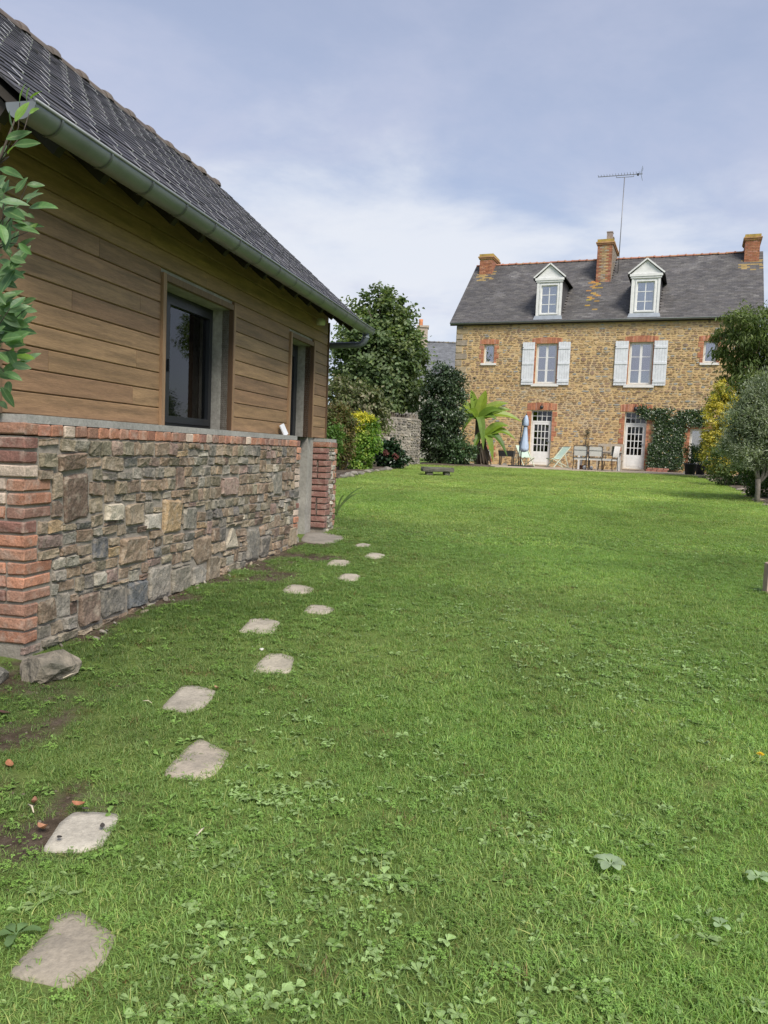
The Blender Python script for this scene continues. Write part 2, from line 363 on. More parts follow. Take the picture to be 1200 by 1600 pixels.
# red channel = soil; under the near grass the earth shows between the blades
soil = np.clip(B + sstep(13, 7, Y)*.22*(np.abs(X) < 9)*(Y > -1), 0, 1)
me = np_mesh('lawn', np.stack([X, Y, Zg], -1).reshape(-1, 3), Fq, np.repeat(soil.reshape(-1, 1), 3, 1), M['lawn_ground'], True)
lawn = link('lawn', me); tag(lawn, kind='structure')

# ================================================================ shared pieces
def brick_mesh(dx, dy, dz, key, m, bev=.006, jit=.004, cache={}):
    k = (round(dx, 3), round(dy, 3), round(dz, 3), key, m)
    if k not in cache:
        bm = bmesh.new(); bmesh.ops.create_cube(bm, size=1.0)
        for v in bm.verts: v.co = Vector((v.co.x*dx, v.co.y*dy, v.co.z*dz))
        bmesh.ops.bevel(bm, geom=list(bm.edges), offset=bev, segments=1, affect='EDGES', profile=.6)
        r = random.Random(hash((key, round(dx*100))) & 0xffff)
        for v in bm.verts: v.co += Vector((r.uniform(-jit, jit), r.uniform(-jit, jit), r.uniform(-jit, jit)))
        me = bpy.data.meshes.new('brick'); bm.to_mesh(me); bm.free(); me.materials.append(M[m]); cache[k] = me
    return cache[k]
BRICK_COLS = [(.39, .185, .115), (.36, .17, .105), (.32, .15, .10), (.23, .115, .09), (.33, .18, .125), (.36, .19, .125), (.25, .14, .105)]
def brick_col(pale=.08):
    c = random.choice(BRICK_COLS); k = random.uniform(.8, 1.2)
    if random.random() < pale: c = (.50, .40, .32)
    return tuple(v*k for v in c)
def angular_ring(r, cor=.20, mid=.07):
    """rectangle with knocked-off corners and uneven edges"""
    pts = []
    for sx, sz, ex, ez in ((1, -1, 1, 0), (1, 1, 0, 1), (-1, 1, -1, 0), (-1, -1, 0, -1)):
        a, b_ = r.uniform(.02, cor), r.uniform(.02, cor)
        if (sx*sz) < 0: pts += [(sx*(.5-a), sz*.5*(1-r.uniform(0, mid))), (sx*.5*(1-r.uniform(0, mid)), sz*(.5-b_))]
        else: pts += [(sx*.5*(1-r.uniform(0, mid)), sz*(.5-b_)), (sx*(.5-a), sz*.5*(1-r.uniform(0, mid)))]
        pts.append((ex*.5*(1-r.uniform(0, mid*1.6))+(r.uniform(-.15, .15) if ex == 0 else 0), ez*.5*(1-r.uniform(0, mid*1.6))+(r.uniform(-.15, .15) if ez == 0 else 0)))
    pts.sort(key=lambda p: math.atan2(p[1], p[0])); return pts
def stone_shape(n, seed, cor=.20, mid=.07, tri=False, **k):
    """unit rubble stone, front at y=-1, outline in x,z within +-.5"""
    r = random.Random(seed); ring = angular_ring(r, cor, mid)
    if tri: ring = [(-.5, -.5), (-.1, -.52), (.5, -.48), (.46, -.1), (.34, .25), (.12, .5), (0, .5), (-.2, .1), (-.38, -.2), (-.48, -.35)]
    n = len(ring)
    v = [(x, .2, z) for x, z in ring] + [(x, -.5-r.uniform(0, .25), z) for x, z in ring]
    tx, tz = r.uniform(-.5, .5), r.uniform(-.5, .5)
    v += [(x*r.uniform(.78, .95), -.9+tx*x+tz*z-r.uniform(0, .2), z*r.uniform(.78, .95)) for x, z in ring]
    v += [(r.uniform(-.2, .2), -1.0+r.uniform(-.2, .2), r.uniform(-.2, .2))]
    f = []
    for j in range(2):
        for q in range(n): f.append((j*n+q, j*n+(q+1) % n, (j+1)*n+(q+1) % n, (j+1)*n+q))
    for q in range(n): f.append((2*n+q, 2*n+(q+1) % n, 3*n))
    return v, f
def pack(x0, x1, z0, z1, cell, wr, hr, blocked, seed, big=.10, split=.28):
    """coursed rubble: uneven courses, some stones spanning two courses, some split thin; returns boxes"""
    r = random.Random(seed); nx, nz = int(round((x1-x0)/cell)), int(round((z1-z0)/cell)); occ = np.zeros((nz, nx), bool)
    for a, b, c, d in blocked:
        occ[max(0, int(round((c-z0)/cell))):max(0, int(round((d-z0)/cell))), max(0, int(round((a-x0)/cell))):max(0, int(round((b-x0)/cell)))] = True
    res = []; mw = max(2, int(round(wr[0]/cell))); mh = max(1, int(round(hr[0]/cell))); z = 0
    put = lambda x, w, a, b: res.append((x0+x*cell, x0+(x+w)*cell, z0+a*cell, z0+b*cell))
    while z < nz:
        h = max(mh, int(round(r.uniform(*hr)/cell)))
        if nz-z-h < mh: h = nz-z
        x = 0
        while x < nx:
            col = occ[z:z+h, x]
            if col.all(): x += 1; continue
            a = int(np.argmin(col)); b = a
            while b < h and not col[b]: b += 1
            run = 0
            while x+run < nx and not occ[z+a:z+b, x+run].any(): run += 1
            w = max(mw, int(round(r.triangular(wr[0], wr[1], wr[0]+(wr[1]-wr[0])*.3)/cell)))
            if run-w < mw: w = run if run <= w*1.5 else run//2
            w = max(1, min(w, run)); A, B_ = z+a, z+b
            if r.random() < big and w*cell < wr[1]*.75:
                top = min(nz, B_+r.randint(mh, max(mh, h)))
                while top > B_ and occ[B_:top, x:x+w].any(): top -= 1
                B_ = top
            occ[A:B_, x:x+w] = True
            if (B_-A) >= 2*mh and w >= 2*mw and r.random() < split:
                m_ = A+r.randint(mh, B_-A-mh); put(x, w, A, m_); q = r.randint(mw, w-mw); put(x, q, m_, B_); put(x+q, w-q, m_, B_)
            else: put(x, w, A, B_)
            x += w
        # cells left over above blocked bits are picked up by the next course
        z += h
    return res

# ================================================================ SHED
shed = empty('garden_shed', P0, math.atan2(SU.y, SU.x), 'timber-clad garden shed on a rubble stone base with a slate roof and zinc gutter', 'shed')
# local frame: x = along the wall (u), y = inwards (-w), z up
TOP = 1.565; PITCH = .077; V_CL = .15; END = 5.90; BACKV = 3.55
RIDGE_V, RIDGE_Z, EAVE_V, EAVE_Z = 1.85, 4.90, -.27, 3.055
low = MB()      # mortar core of the low wall: front strip, near end, door reveals, gable and back plinth
low.box(.012, 4.50, .009, .36, .05, TOP-.07)
low.box(5.52, 5.93, .010, .30, .05, TOP-.07)
low.box(.012, .30, .36, BACKV, .05, TOP-.02).box(5.60, 5.92, .30, BACKV, .05, TOP-.02).box(.30, 5.60, BACKV-.3, BACKV, .05, TOP-.02)
base = low.build('low_wall', M['mortar'], shed)
# ---- bricks
def brick(parent, u0, u1, v0, v1, z0, z1, col=None, m='brick', key=None):
    dx, dy, dz = u1-u0, v1-v0, z1-z0
    me = brick_mesh(dx, dy, dz, random.randrange(4), m)
    return link('brick', me, parent, col or brick_col(), ((u0+u1)/2+random.uniform(-.003, .003), (v0+v1)/2+random.uniform(-.004, .004), (z0+z1)/2),
                (random.uniform(-.012, .012), random.uniform(-.012, .012), random.uniform(-.012, .012)))
J = .012
nh = 38; hw = (4.505-.115)/nh
for i in range(nh): brick(base, .115+i*hw, .115+(i+1)*hw-J, -.004, .21, TOP-.066, TOP, brick_col(.14))
for c in range(16):                                       # near quoin, groups of three courses
    z1 = TOP-c*PITCH; z0 = z1-PITCH+.016
    g = ((c-1)//3) % 2 if c else 0
    if g == 0: brick(base, -.004, .108, -.006, .222, z0, z1); brick(base, 0, .108, .238, .35, z0, z1, None)
    else: brick(base, -.002, .228, -.004, .108, z0, z1); brick(base, -.004, .108, .122, .232, z0, z1); brick(base, 0, .2, .245, .35, z0, z1)
END_Q = [(1, .10), (2, .10), (4, .15), (5, .15), (6, .16), (9, .08), (10, .14), (11, .14), (12, .14), (13, .09)]
endq = []
for c, wd in END_Q:                                        # far end of the low wall at the doorway
    z1 = TOP-c*PITCH; z0 = z1-PITCH+.016; brick(base, 4.51-wd, 4.515, -.004, .2, z0, z1, brick_col(.3)); endq.append((4.50-wd, 4.53, z0-.008, z1+.008))
pier = []
for c in range(14):                                        # pier beyond the doorway
    z1 = TOP-c*PITCH; z0 = z1-PITCH+.014
    split = c in (3, 4, 5, 9, 10, 11)
    if c == 0:
        brick(base, 5.49, 5.60, -.005, .25, z0, z1)
        for k in range(3): brick(base, 5.612+k*.112, 5.712+k*.112, -.004, .2, z0, z1)
    elif split:
        brick(base, 5.49, 5.70, -.005, .105, z0, z1, (.24, .125, .10)); brick(base, 5.49, 5.60, .12, .25, z0, z1, (.21, .11, .09)); brick(base, 5.80, 5.935, -.004, .2, z0, z1)
    else:
        brick(base, 5.49, 5.60, -.005, .25, z0, z1, (.225, .115, .095)); brick(base, 5.85, 5.935, -.004, .2, z0, z1)
# ---- rubble stones
ST = dict(red=(.16, .112, .085), gold=(.32, .225, .125), blue=(.095, .098, .10), tan=(.24, .175, .12), grey=(.225, .205, .17), pale=(.38, .345, .275),
          brown=(.20, .145, .10), dgrey=(.14, .13, .115), pink=(.24, .17, .14), ochre=(.25, .20, .14), white=(.38, .355, .305), olive=(.19, .165, .115))
HERO = [(.34, .60, .99, 1.29, 'red'), (.29, .56, 1.30, 1.41, 'brown'), (.13, .275, 1.32, 1.41, 'olive'), (.73, .99, 1.285, 1.39, 'ochre'), (1.50, 1.78, .81, 1.07, 'gold'),
        (.64, .81, .73, .875, 'blue'), (.94, 1.30, .645, .84, 'tan'), (.73, 1.025, .33, .53, 'dgrey'), (1.04, 1.29, .335, .525, 'blue'), (1.31, 1.63, .325, .59, 'grey'),
        (1.65, 1.96, .33, .535, 'grey'), (.49, .72, .32, .535, 'red'), (2.48, 2.85, 1.03, 1.21, 'pink'), (3.69, 3.98, .975, 1.23, 'grey'), (2.60, 2.83, .57, .755, 'pale'),
        (3.06, 3.38, .385, .71, 'grey'), (2.0, 2.33, .505, .74, 'brown'), (1.985, 2.235, .335, .50, 'grey'), (2.25, 2.48, .335, .545, 'ochre'), (3.39, 3.62, .385, .61, 'dgrey'),
        (4.22, 4.48, .40, .615, 'ochre'), (.76, .985, .965, 1.08, 'pale'), (1.01, 1.24, .91, 1.07, 'ochre'), (1.25, 1.49, .86, .98, 'white'), (1.82, 2.05, .80, .99, 'grey')]
blocked = [(h[0], h[1], h[2], h[3]) for h in HERO]+endq
for c in range(16):
    g = ((c-1)//3) % 2 if c else 0; z1 = TOP-c*PITCH; blocked.append((0, .115 if g == 0 else .235, z1-PITCH, z1))
boxes = pack(0, 4.52, .28, TOP-.072, .012, (.075, .23), (.05, .115), blocked, 21, big=.16, split=.22)
names = ['ochre']*4+['brown']*6+['olive']*5+['grey']*7+['tan']*3+['pale']*2+['dgrey']*4+['pink']*2+['red']*2+['gold']+['tan']*4+['ochre']*4
stones = [(a, b, c, d, n, True) for a, b, c, d, n in HERO]+[(a, b, c, d, random.choice(names), False) for a, b, c, d in boxes if (b-a) > .03 and (d-c) > .02]
pierst = pack(5.605, 5.845, .42, TOP-PITCH, .012, (.06, .14), (.04, .08), [(5.605, 5.70, TOP-(c+1)*PITCH, TOP-c*PITCH) for c in (3, 4, 5, 9, 10, 11)], 5)
stones += [(a, b, c, d, random.choice(['pale', 'white', 'ochre', 'grey']), False) for a, b, c, d in pierst if (b-a) > .03 and (d-c) > .02]
def seen(s):
    p = P0+SU*((s[0]+s[1])/2); return (s[1]-s[0])*(s[3]-s[2])*(1+s[5])/(p-CAM).length**3
stones.sort(key=seen, reverse=True)
SH = {}
def stone_me(i, n=10, **k):
    if i not in SH:
        v, f = stone_shape(n, 100+i, **k); mb = MB(); mb.add(v, f); SH[i] = mb.mesh('stone', M['stone'])
    return SH[i]
rest = MB()
for i, (a, b, c, d, n, hero) in enumerate(stones):
    g = random.uniform(.004, .011); col = jit(ST[n], .22)
    dep = random.uniform(.020, .040)+(.008 if hero else 0)
    if i < 295:
        me = stone_me(99, tri=True) if (hero and abs(a-2.60) < .01) else stone_me(random.randrange(22), cor=random.choice((.14, .22, .32)), mid=.09)
        link('stone', me, base, col, ((a+b)/2, .022, (c+d)/2), (0, random.uniform(-.09, .09), 0), ((b-a-g)*(1 if random.random() < .5 else -1), dep, (d-c-g)))
    else:
        v, f = stone_shape(8, 300+i); rest.add([((a+b)/2+x*(b-a-g), .022+y*dep, (c+d)/2+z*(d-c-g)) for x, y, z in v], f, col)
if rest.v: tag(rest.build('small_stones', M['stone_col'], base), kind='stuff')
# ---- concrete ledge and door reveals
MB().box(.02, 4.40, .0, .36, TOP+.002, TOP+.048).build('ledge', M['ledge'], shed)
MB().box(5.49, 5.90, .0, .30, TOP+.002, TOP+.042).build('ledge', M['ledge'], shed)
for q in ((4.42, 4.519, .362), (5.271, 5.488, V_CL+.026)): MB().box(q[0], q[1], q[2], .40, .1, TOP+.049).build('door_plinth', M['concrete'], shed)
# ---- inner walls behind the cladding, with openings
WIN = (1.745, 2.95, 1.612, 2.70); DOOR = (4.52, 5.27, .30, 2.70)
def wall_holes(x0, x1, z0, z1, y0, y1, holes):
    mb = MB(); xs = sorted({x0, x1, *[h[0] for h in holes], *[h[1] for h in holes]}); zs = sorted({z0, z1, *[h[2] for h in holes], *[h[3] for h in holes]})
    xs = [x for x in xs if x0 <= x <= x1]; zs = [z for z in zs if z0 <= z <= z1]
    ins = lambda x, z: any(h[0] < x < h[1] and h[2] < z < h[3] for h in holes)
    for i in range(len(xs)-1):
        for j in range(len(zs)-1):
            a, b, c, d = xs[i], xs[i+1], zs[j], zs[j+1]
            if ins((a+b)/2, (c+d)/2): continue
            mb.add([(a,y0,c),(b,y0,c),(b,y0,d),(a,y0,d)], [(0,1,2,3)]); mb.add([(a,y1,c),(b,y1,c),(b,y1,d),(a,y1,d)], [(3,2,1,0)])
    for a, b, c, d in holes:
        c = max(c, z0); d = min(d, z1)
        mb.add([(a,y0,c),(b,y0,c),(b,y0,d),(a,y0,d),(a,y1,c),(b,y1,c),(b,y1,d),(a,y1,d)], [(0,4,5,1),(1,5,6,2),(2,6,7,3),(3,7,4,0)])
    mb.add([(x0,y0,z0),(x1,y0,z0),(x1,y0,z1),(x0,y0,z1),(x0,y1,z0),(x1,y1,z0),(x1,y1,z1),(x0,y1,z1)], [(0,1,5,4),(1,2,6,5),(2,3,7,6),(3,0,4,7)])
    return mb
def build_plain(mb, name, m, parent):      # like MB.build without re-orienting normals of thin shells
    return mb.build(name, m, parent)
wf = wall_holes(.03, END-.03, TOP+.05, 3.02, V_CL+.025, .40, [WIN, (DOOR[0], DOOR[1], TOP+.05, DOOR[3])])
wf.build('render_wall', M['concrete'], shed)
bw = (3.6, 4.6, 1.9, 2.9)
wall_holes(.03, END-.03, TOP-.02, 3.02, BACKV-.15, BACKV-.03, [bw]).build('render_wall', M['concrete'], shed)
for xa in (.03, END-.13):
    g = [(V_CL+.30, TOP-.02), (BACKV-.15, TOP-.02), (BACKV-.15, 3.02), (RIDGE_V, RIDGE_Z-.25), (V_CL+.30, 3.02)]
    mb = MB(); n = len(g); vs = [(xa, v, z) for v, z in g]+[(xa+.1, v, z) for v, z in g]
    mb.add(vs, [tuple(range(n)), tuple(reversed(range(n, 2*n)))]+[(i, n+i, n+(i+1) % n, (i+1) % n) for i in range(n)]); mb.build('gable_wall', M['concrete'], shed)
MB().box(.3, 5.6, .36, BACKV-.3, .30, .34).build('floor', M['concrete'], shed)
# ---- cladding boards
WOODS = [(.275, .167, .088), (.305, .188, .098), (.25, .15, .084), (.325, .203, .106), (.28, .165, .091)]
BP = .1305; Z0B = TOP+.052
trimL, trimR = (1.69, 1.745), (2.95, 3.0)
dtL, dtR = (4.465, 4.52), (5.27, 5.32)
def board(u0, u1, z0, z1):
    pr = [(V_CL, z0+.006), (V_CL+.010, z0), (V_CL+.03, z0), (V_CL+.03, z1-.001), (V_CL+.003, z1-.001), (V_CL, z1-.006)]
    n = len(pr); mb = MB(); mb.add([(u0, v, z) for v, z in pr]+[(u1, v, z) for v, z in pr], [tuple(range(n)), tuple(reversed(range(n, 2*n)))]+[(i, n+i, n+(i+1) % n, (i+1) % n) for i in range(n)])
    k = random.uniform(.9, 1.1); c = random.choice(WOODS); mb.build('cladding_board', M['board'], clad, tuple(v*k for v in c))
clad = MB().box(.0, END-.02, V_CL+.030, V_CL+.034, 2.76, 3.33).build('cladding', M['dark_wood'], shed)
nb = 14
butts = {1: 1.32, 3: 1.36, 6: 1.40, 5: .62, 8: .9, 2: .4}
for i in range(nb):
    z0 = Z0B+i*BP; z1 = z0+BP-.0035
    spans = [(0.0, END-.03)] if z0 > 2.76 else [(0, trimL[0]-.004), (trimR[1]+.004, dtL[0]-.004), (dtR[1]+.004, END-.03)]
    if z0 <= 2.76 and i in butts: spans = [(0, butts[i]), (butts[i]+.003, spans[0][1])]+spans[1:]
    if z0 > 2.76: c = random.uniform(1.5, 4); spans = [(0, c), (c+.003, END-.03)]
    for a, b in spans: board(a, b, z0, min(z1, 3.345))
# trim boards round the openings
def trim(u0, u1, v0, v1, z0, z1, c): MB().box(u0, u1, v0, v1, z0, z1).build('trim', M['trim_wood'], clad, c)
LT, DT = (.29, .18, .10), (.10, .056, .03)
zt = 2.70
for a, b in ((trimL, trimR), (dtL, dtR)):
    bz = TOP+.05
    trim(a[0], a[1]-.012, V_CL-.022, V_CL+.03, bz, zt+.052, LT); trim(a[1]-.010, a[1], V_CL-.018, V_CL+.09, bz, zt, LT)
    trim(b[0]+.012, b[1], V_CL-.022, V_CL+.03, bz, zt+.052, LT); trim(b[0], b[0]+.010, V_CL-.018, V_CL+.09, bz, zt, DT)
    trim(a[1]-.010, b[0]+.010, V_CL-.018, V_CL+.03, zt+.002, zt+.050, (.16, .10, .052))
trim(END-.028, END, V_CL-.015, V_CL+.05, TOP+.05, 3.08, DT)
trim(-.03, -.002, V_CL-.015, V_CL+.05, TOP+.05, 3.08, (.15, .095, .05))
# gable boards (both ends)
for xg in (-.012, END+.002):
    for i in range(30):
        z0 = Z0B+i*BP; z1 = z0+BP-.0035
        def lim(z): return (V_CL, BACKV) if z < 3.0 else (RIDGE_V-(RIDGE_Z-.12-z)/(RIDGE_Z-EAVE_Z)*(RIDGE_V-EAVE_V), RIDGE_V+(RIDGE_Z-.12-z)/(RIDGE_Z-EAVE_Z)*(RIDGE_V-EAVE_V))
        if z1 > RIDGE_Z-.2: break
        a0, b0 = lim(z0); a1, b1 = lim(z1); a0, a1, b0, b1 = max(a0, V_CL+.05), max(a1, V_CL+.05), min(b0, BACKV), min(b1, BACKV)
        mb = MB(); x1 = xg+.02
        mb.add([(xg,a0,z0),(xg,b0,z0),(xg,b1,z1),(xg,a1,z1),(x1,a0,z0),(x1,b0,z0),(x1,b1,z1),(x1,a1,z1)], [(0,1,2,3),(7,6,5,4),(0,4,5,1),(1,5,6,2),(2,6,7,3),(3,7,4,0)])
        mb.build('cladding_board', M['board'], clad, random.choice(WOODS))
# ---- window
def frame_mb(u0, u1, z0, z1, v0, v1, t, tb=None):
    mb = MB(); tb = tb or t
    mb.box(u0, u0+t, v0, v1, z0, z1).box(u1-t, u1, v0, v1, z0, z1).box(u0+t, u1-t, v0, v1, z0, z0+tb).box(u0+t, u1-t, v0, v1, z1-t, z1); return mb
wv = .335
win = frame_mb(WIN[0], WIN[1], WIN[2], WIN[3], wv, wv+.07, .035).build('window', M['black_metal'], shed)
mid = 2.08
for a, b in ((WIN[0]+.038, mid-.003), (mid+.003, WIN[1]-.038)):
    frame_mb(a, b, WIN[2]+.038, WIN[3]-.038, wv-.018, wv+.05, .058).build('sash', M['black_metal'], win)
    MB().box(a+.055, b-.055, wv+.014, wv+.020, WIN[2]+.093, WIN[3]-.093).build('pane', M['dark_glass'], win)
MB().box(mid+.022, mid+.034, wv-.035, wv-.018, 2.06, 2.16).build('handle', M['black_metal'], win)
bwin = frame_mb(bw[0], bw[1], bw[2], bw[3], BACKV-.10, BACKV-.05, .06).build('window', M['black_metal'], shed)
MB().box(bw[0]+.06, bw[1]-.06, BACKV-.08, BACKV-.075, bw[2]+.06, bw[3]-.06).build('pane', M['glass'], bwin)
# a sheer curtain hangs inside
cv = MB(); pts = [(2.10+.70*k/28, .62+.03*math.sin(k*1.25)) for k in range(29)]
for (a, va), (b, vb) in zip(pts[:-1], pts[1:]): cv.add([(a,va,1.5),(b,vb,1.5),(b,vb,2.7),(a,va,2.7)], [(0,1,2,3)], None, True)
cu = cv.build('curtain', mat('sheer', rgb=(.20, .19, .175), var=.1, scale=3, bump=0, rough=.95), win)
# ---- door
dv = .335
door = frame_mb(DOOR[0], DOOR[1], .36, DOOR[3], dv, dv+.07, .05).build('door', M['black_metal'], shed)
frame_mb(DOOR[0]+.053, DOOR[1]-.053, .40, DOOR[3]-.053, dv-.012, dv+.05, .09).build('leaf_frame', M['black_metal'], door)
MB().box(DOOR[0]+.14, DOOR[1]-.14, dv+.012, dv+.018, .48, DOOR[3]-.14).build('pane', M['dark_glass'], door)
MB().bar((DOOR[0]+.10, dv-.05, 1.38), (DOOR[0]+.22, dv-.05, 1.38), .02).box(DOOR[0]+.09, DOOR[0]+.11, dv-.05, dv, 1.37, 1.39).build('handle', M['zinc_light'], door)
# ---- roof: deck, rafters, slates, hooks, ridge tiles
RU0, RU1 = -.38, 6.16
SL = Vector((0, RIDGE_V-EAVE_V, RIDGE_Z-EAVE_Z)); SLL = SL.length; SD = SL.normalized(); SNn = Vector((0, -SD.z, SD.y))
mb = MB()
for sgn in (0, 1):
    vv = (lambda v: v) if not sgn else (lambda v: 2*RIDGE_V-v)
    q = [(EAVE_V+.02, EAVE_Z-.0), (RIDGE_V, RIDGE_Z-.02), (RIDGE_V, RIDGE_Z-.07), (EAVE_V+.02, EAVE_Z-.05)]
    n = 4; mb.add([(RU0+.02, vv(v), z) for v, z in q]+[(RU1-.02, vv(v), z) for v, z in q], [(0,1,2,3),(7,6,5,4)]+[(i, 4+i, 4+(i+1) % 4, (i+1) % 4) for i in range(4)])
roof = mb.build('roof', M['dark_wood'], shed)
for k in range(16):
    u = -.3+k*.42; a = Vector((u, EAVE_V+.14, EAVE_Z-.025)); b = a+SD*1.2
    MB().bar(a, b, .055, .09, up=SNn).build('rafter', M['dark_wood'], roof)
SLATE = [(.050, .048, .055), (.057, .055, .061), (.044, .042, .049), (.063, .060, .065), (.053, .050, .057)]
rows = 26; EX = SLL/rows; SWd = .22
slates = []
for r in range(rows+1):
    off = (r % 2)*SWd/2; k = 0; u = RU0-off
    while u < RU1-.005:
        a, b = max(u, RU0), min(u+SWd-.004, RU1)
        if b-a > .03: slates.append((r, a, b))
        u += SWd
def slate_xf(r): return Vector((0, EAVE_V-.02, EAVE_Z))+SD*(r*EX-.03)+SNn*.010
slates.sort(key=lambda s: (P0+SU*s[1]-SW*0 - CAM).length + s[0]*.03 + (0 if s[1] > -.2 else 3))
slate_box = {}
def slate_me(w):
    key = round(w, 2)
    if key not in slate_box:
        b = MB(); L2 = min(.30, .28); t = .010
        # built along x (width), y up the slope, tilted slightly
        b.add([(0,0,.012),(w,0,.012),(w,L2,-.002),(0,L2,-.002),(0,0,.012-t),(w,0,.012-t),(w,L2,-.010),(0,L2,-.010)], [(0,1,2,3),(7,6,5,4),(4,5,1,0),(5,6,2,1),(6,7,3,2),(7,4,0,3)])
        slate_box[key] = b.mesh('slate', M['slate'])
    return slate_box[key]
pitch_r = math.atan2(SD.z, SD.y)
rest = MB()
for i, (r, a, b) in enumerate(slates):
    o = slate_xf(r); lift = random.uniform(0, .004); c = jit(random.choice(SLATE), .25); w = b-a
    if vnoise(a, r*.2, 1.1, 5, 2) > .80: c = tuple(v*1.6 for v in c)
    if r == rows: L2 = .12
    if i < 295 and r < rows-1 and abs(w-(SWd-.004)) < .01:
        link('slate', slate_me(w), roof, c, (a, o.y+SNn.y*lift, o.z+SNn.z*lift), (pitch_r, 0, random.uniform(-.004, .004)))
    else:
        L2 = .28 if r < rows-1 else SLL-r*EX+.03; t = .008
        P = lambda x, y, z: (x, o.y+SD.y*y+SNn.y*(z+lift), o.z+SD.z*y+SNn.z*(z+lift))
        if L2 > .03: rest.add([P(a,0,.012),P(b,0,.012),P(b,L2,-.002),P(a,L2,-.002),P(a,0,.003),P(b,0,.003),P(b,L2,-.010),P(a,L2,-.010)], [(0,1,2,3),(7,6,5,4),(4,5,1,0),(5,6,2,1),(6,7,3,2),(7,4,0,3)], c)
for r in range(rows):            # back slope, out of sight
    v = 2*RIDGE_V-EAVE_V-SD.y*r*EX; z = EAVE_Z+SD.z*r*EX
    for k in range(8):
        a, b = RU0+k*.8175, RU0+(k+1)*.8175-.004
        rest.add([(a,v+.02,z-.0),(b,v+.02,z),(b,v-SD.y*.15,z+SD.z*.15),(a,v-SD.y*.15,z+SD.z*.15),(a,v+.02,z+.014),(b,v+.02,z+.014)], [(4,5,2,3),(0,1,5,4)], random.choice(SLATE))
tag(rest.build('slates', M['slate_col'], roof), kind='stuff')
hk = MB()
for r in range(0, rows, 2):
    u = RU0+SWd*.5+.01
    o = slate_xf(r)
    while u < RU1-.1:
        if random.random() < .93:
            P = lambda x, y, z: (x, o.y+SD.y*y+SNn.y*z, o.z+SD.z*y+SNn.z*z)
            du = random.uniform(-.004, .004); w = .0065; l = random.uniform(.06, .085)
            hk.add([P(u+du-w,-.012,.018),P(u+du+w,-.012,.018),P(u+du+w,l,.020),P(u+du-w,l,.020),P(u+du-w,-.012,.008),P(u+du+w,-.012,.008)], [(0,1,2,3),(4,5,1,0)])
        u += SWd
tag(hk.build('slate_hooks', M['hook'], roof), kind='stuff')
def ridge_mesh(length, r0, m):
    mb = MB(); n = 9; rings = [(0, 1.0), (length*.80, .98), (length*.80, 1.12), (length*.88, 1.25), (length*1.0, 1.25), (length*1.06, 1.10)]
    vs = []; fs = []
    for x, s in rings:
        for k in range(n): a = math.pi*(k/(n-1)); vs.append((x, math.cos(a)*r0*1.15*s, math.sin(a)*r0*s-.03))
    for i in range(len(rings)-1):
        for k in range(n-1): fs.append((i*n+k, i*n+k+1, (i+1)*n+k+1, (i+1)*n+k))
    fs += [tuple(range(n)), tuple(reversed(range((len(rings)-1)*n, len(rings)*n)))]
    mb.add(vs, fs, None, False); return mb.mesh('ridge_tile', M[m])
rm = ridge_mesh(.415, .078, 'ridge_tile')
k = 0; u = 6.02-.415*15
while u < 6.0:
    link('ridge_tile', rm, roof, jit((.135, .108, .09), .15), (u, RIDGE_V, RIDGE_Z+random.uniform(-.004, .004)), (0, random.uniform(-.01, .01), 0)); u += .415
# ---- gutter: half-round zinc, straps, end caps, swan neck and downpipe
def half_round(u0, u1, r, cv_, cz, th=.004, bead=True):
    mb = MB(); n = 14; vs = []; fs = []
    for u in (u0, u1):
        for rr in (r, r-th):
            for k in range(n+1): a = math.pi*k/n; vs.append((u, cv_-math.cos(a)*rr, cz-math.sin(a)*rr))
    m1 = n+1
    for k in range(n):
        fs.append((k, k+1, 2*m1+k+1, 2*m1+k)); fs.append((m1+k, 3*m1+k, 3*m1+k+1, m1+k+1))
    fs += [(0, 2*m1, 3*m1, m1), (n, m1+n, 3*m1+n, 2*m1+n)]
    mb.add(vs, fs, None, True)
    if bead: mb.tube([(u0, cv_-r, cz+.002), (u1, cv_-r, cz+.002)], .010, 8)
    return mb
GR, GV, GZ = .077, -.305, 3.035
gut = half_round(-.42, 6.17, GR, GV, GZ).build('gutter', M['zinc'], shed)
mat('zinc_seam', rgb=(.14, .155, .15), var=.2, scale=5, bump=0, rough=.5, metal=.4)
u = -.22
while u < 6.1:
    half_round(u-.007, u+.007, GR+.006, GV, GZ, .008, False).build('strap', M['zinc_seam'], gut); u += .425
for u in (-.42, 6.17):
    mb = MB(); mb.prism([(0, 0)]+[], 0, 0) if False else None
    n = 14; vs = [(u, GV-math.cos(math.pi*k/n)*(GR+.003), GZ-math.sin(math.pi*k/n)*(GR+.003)) for k in range(n+1)]; vs2 = [(u+.004, y, z) for _, y, z in vs]
    mb = MB(); mb.add(vs+vs2, [tuple(range(n+1)), tuple(reversed(range(n+1, 2*n+2)))]+[(i, n+1+i, n+2+i, i+1) for i in range(n)]); mb.build('end_cap', M['zinc'], gut)
dp = [(6.02, GV, GZ-GR+.01), (6.02, GV, GZ-GR-.05), (6.02, GV+.025, GZ-GR-.105), (6.02, GV+.08, GZ-GR-.135), (6.02, V_CL+.06, GZ-GR-.145), (6.02, V_CL+.12, GZ-GR-.17), (6.02, V_CL+.15, GZ-GR-.24), (6.02, V_CL+.15, .42)]
MB().tube(dp, .042, 12).build('downpipe', mat('zinc_dark', rgb=(.13, .15, .165), var=.2, scale=5, bump=.05, rough=.5, metal=.4), shed)
MB().tube([(6.02, GV, GZ-GR-.03), (6.02, GV, GZ-GR-.045)], .049, 12).build('pipe_collar', M['zinc_light'], gut)
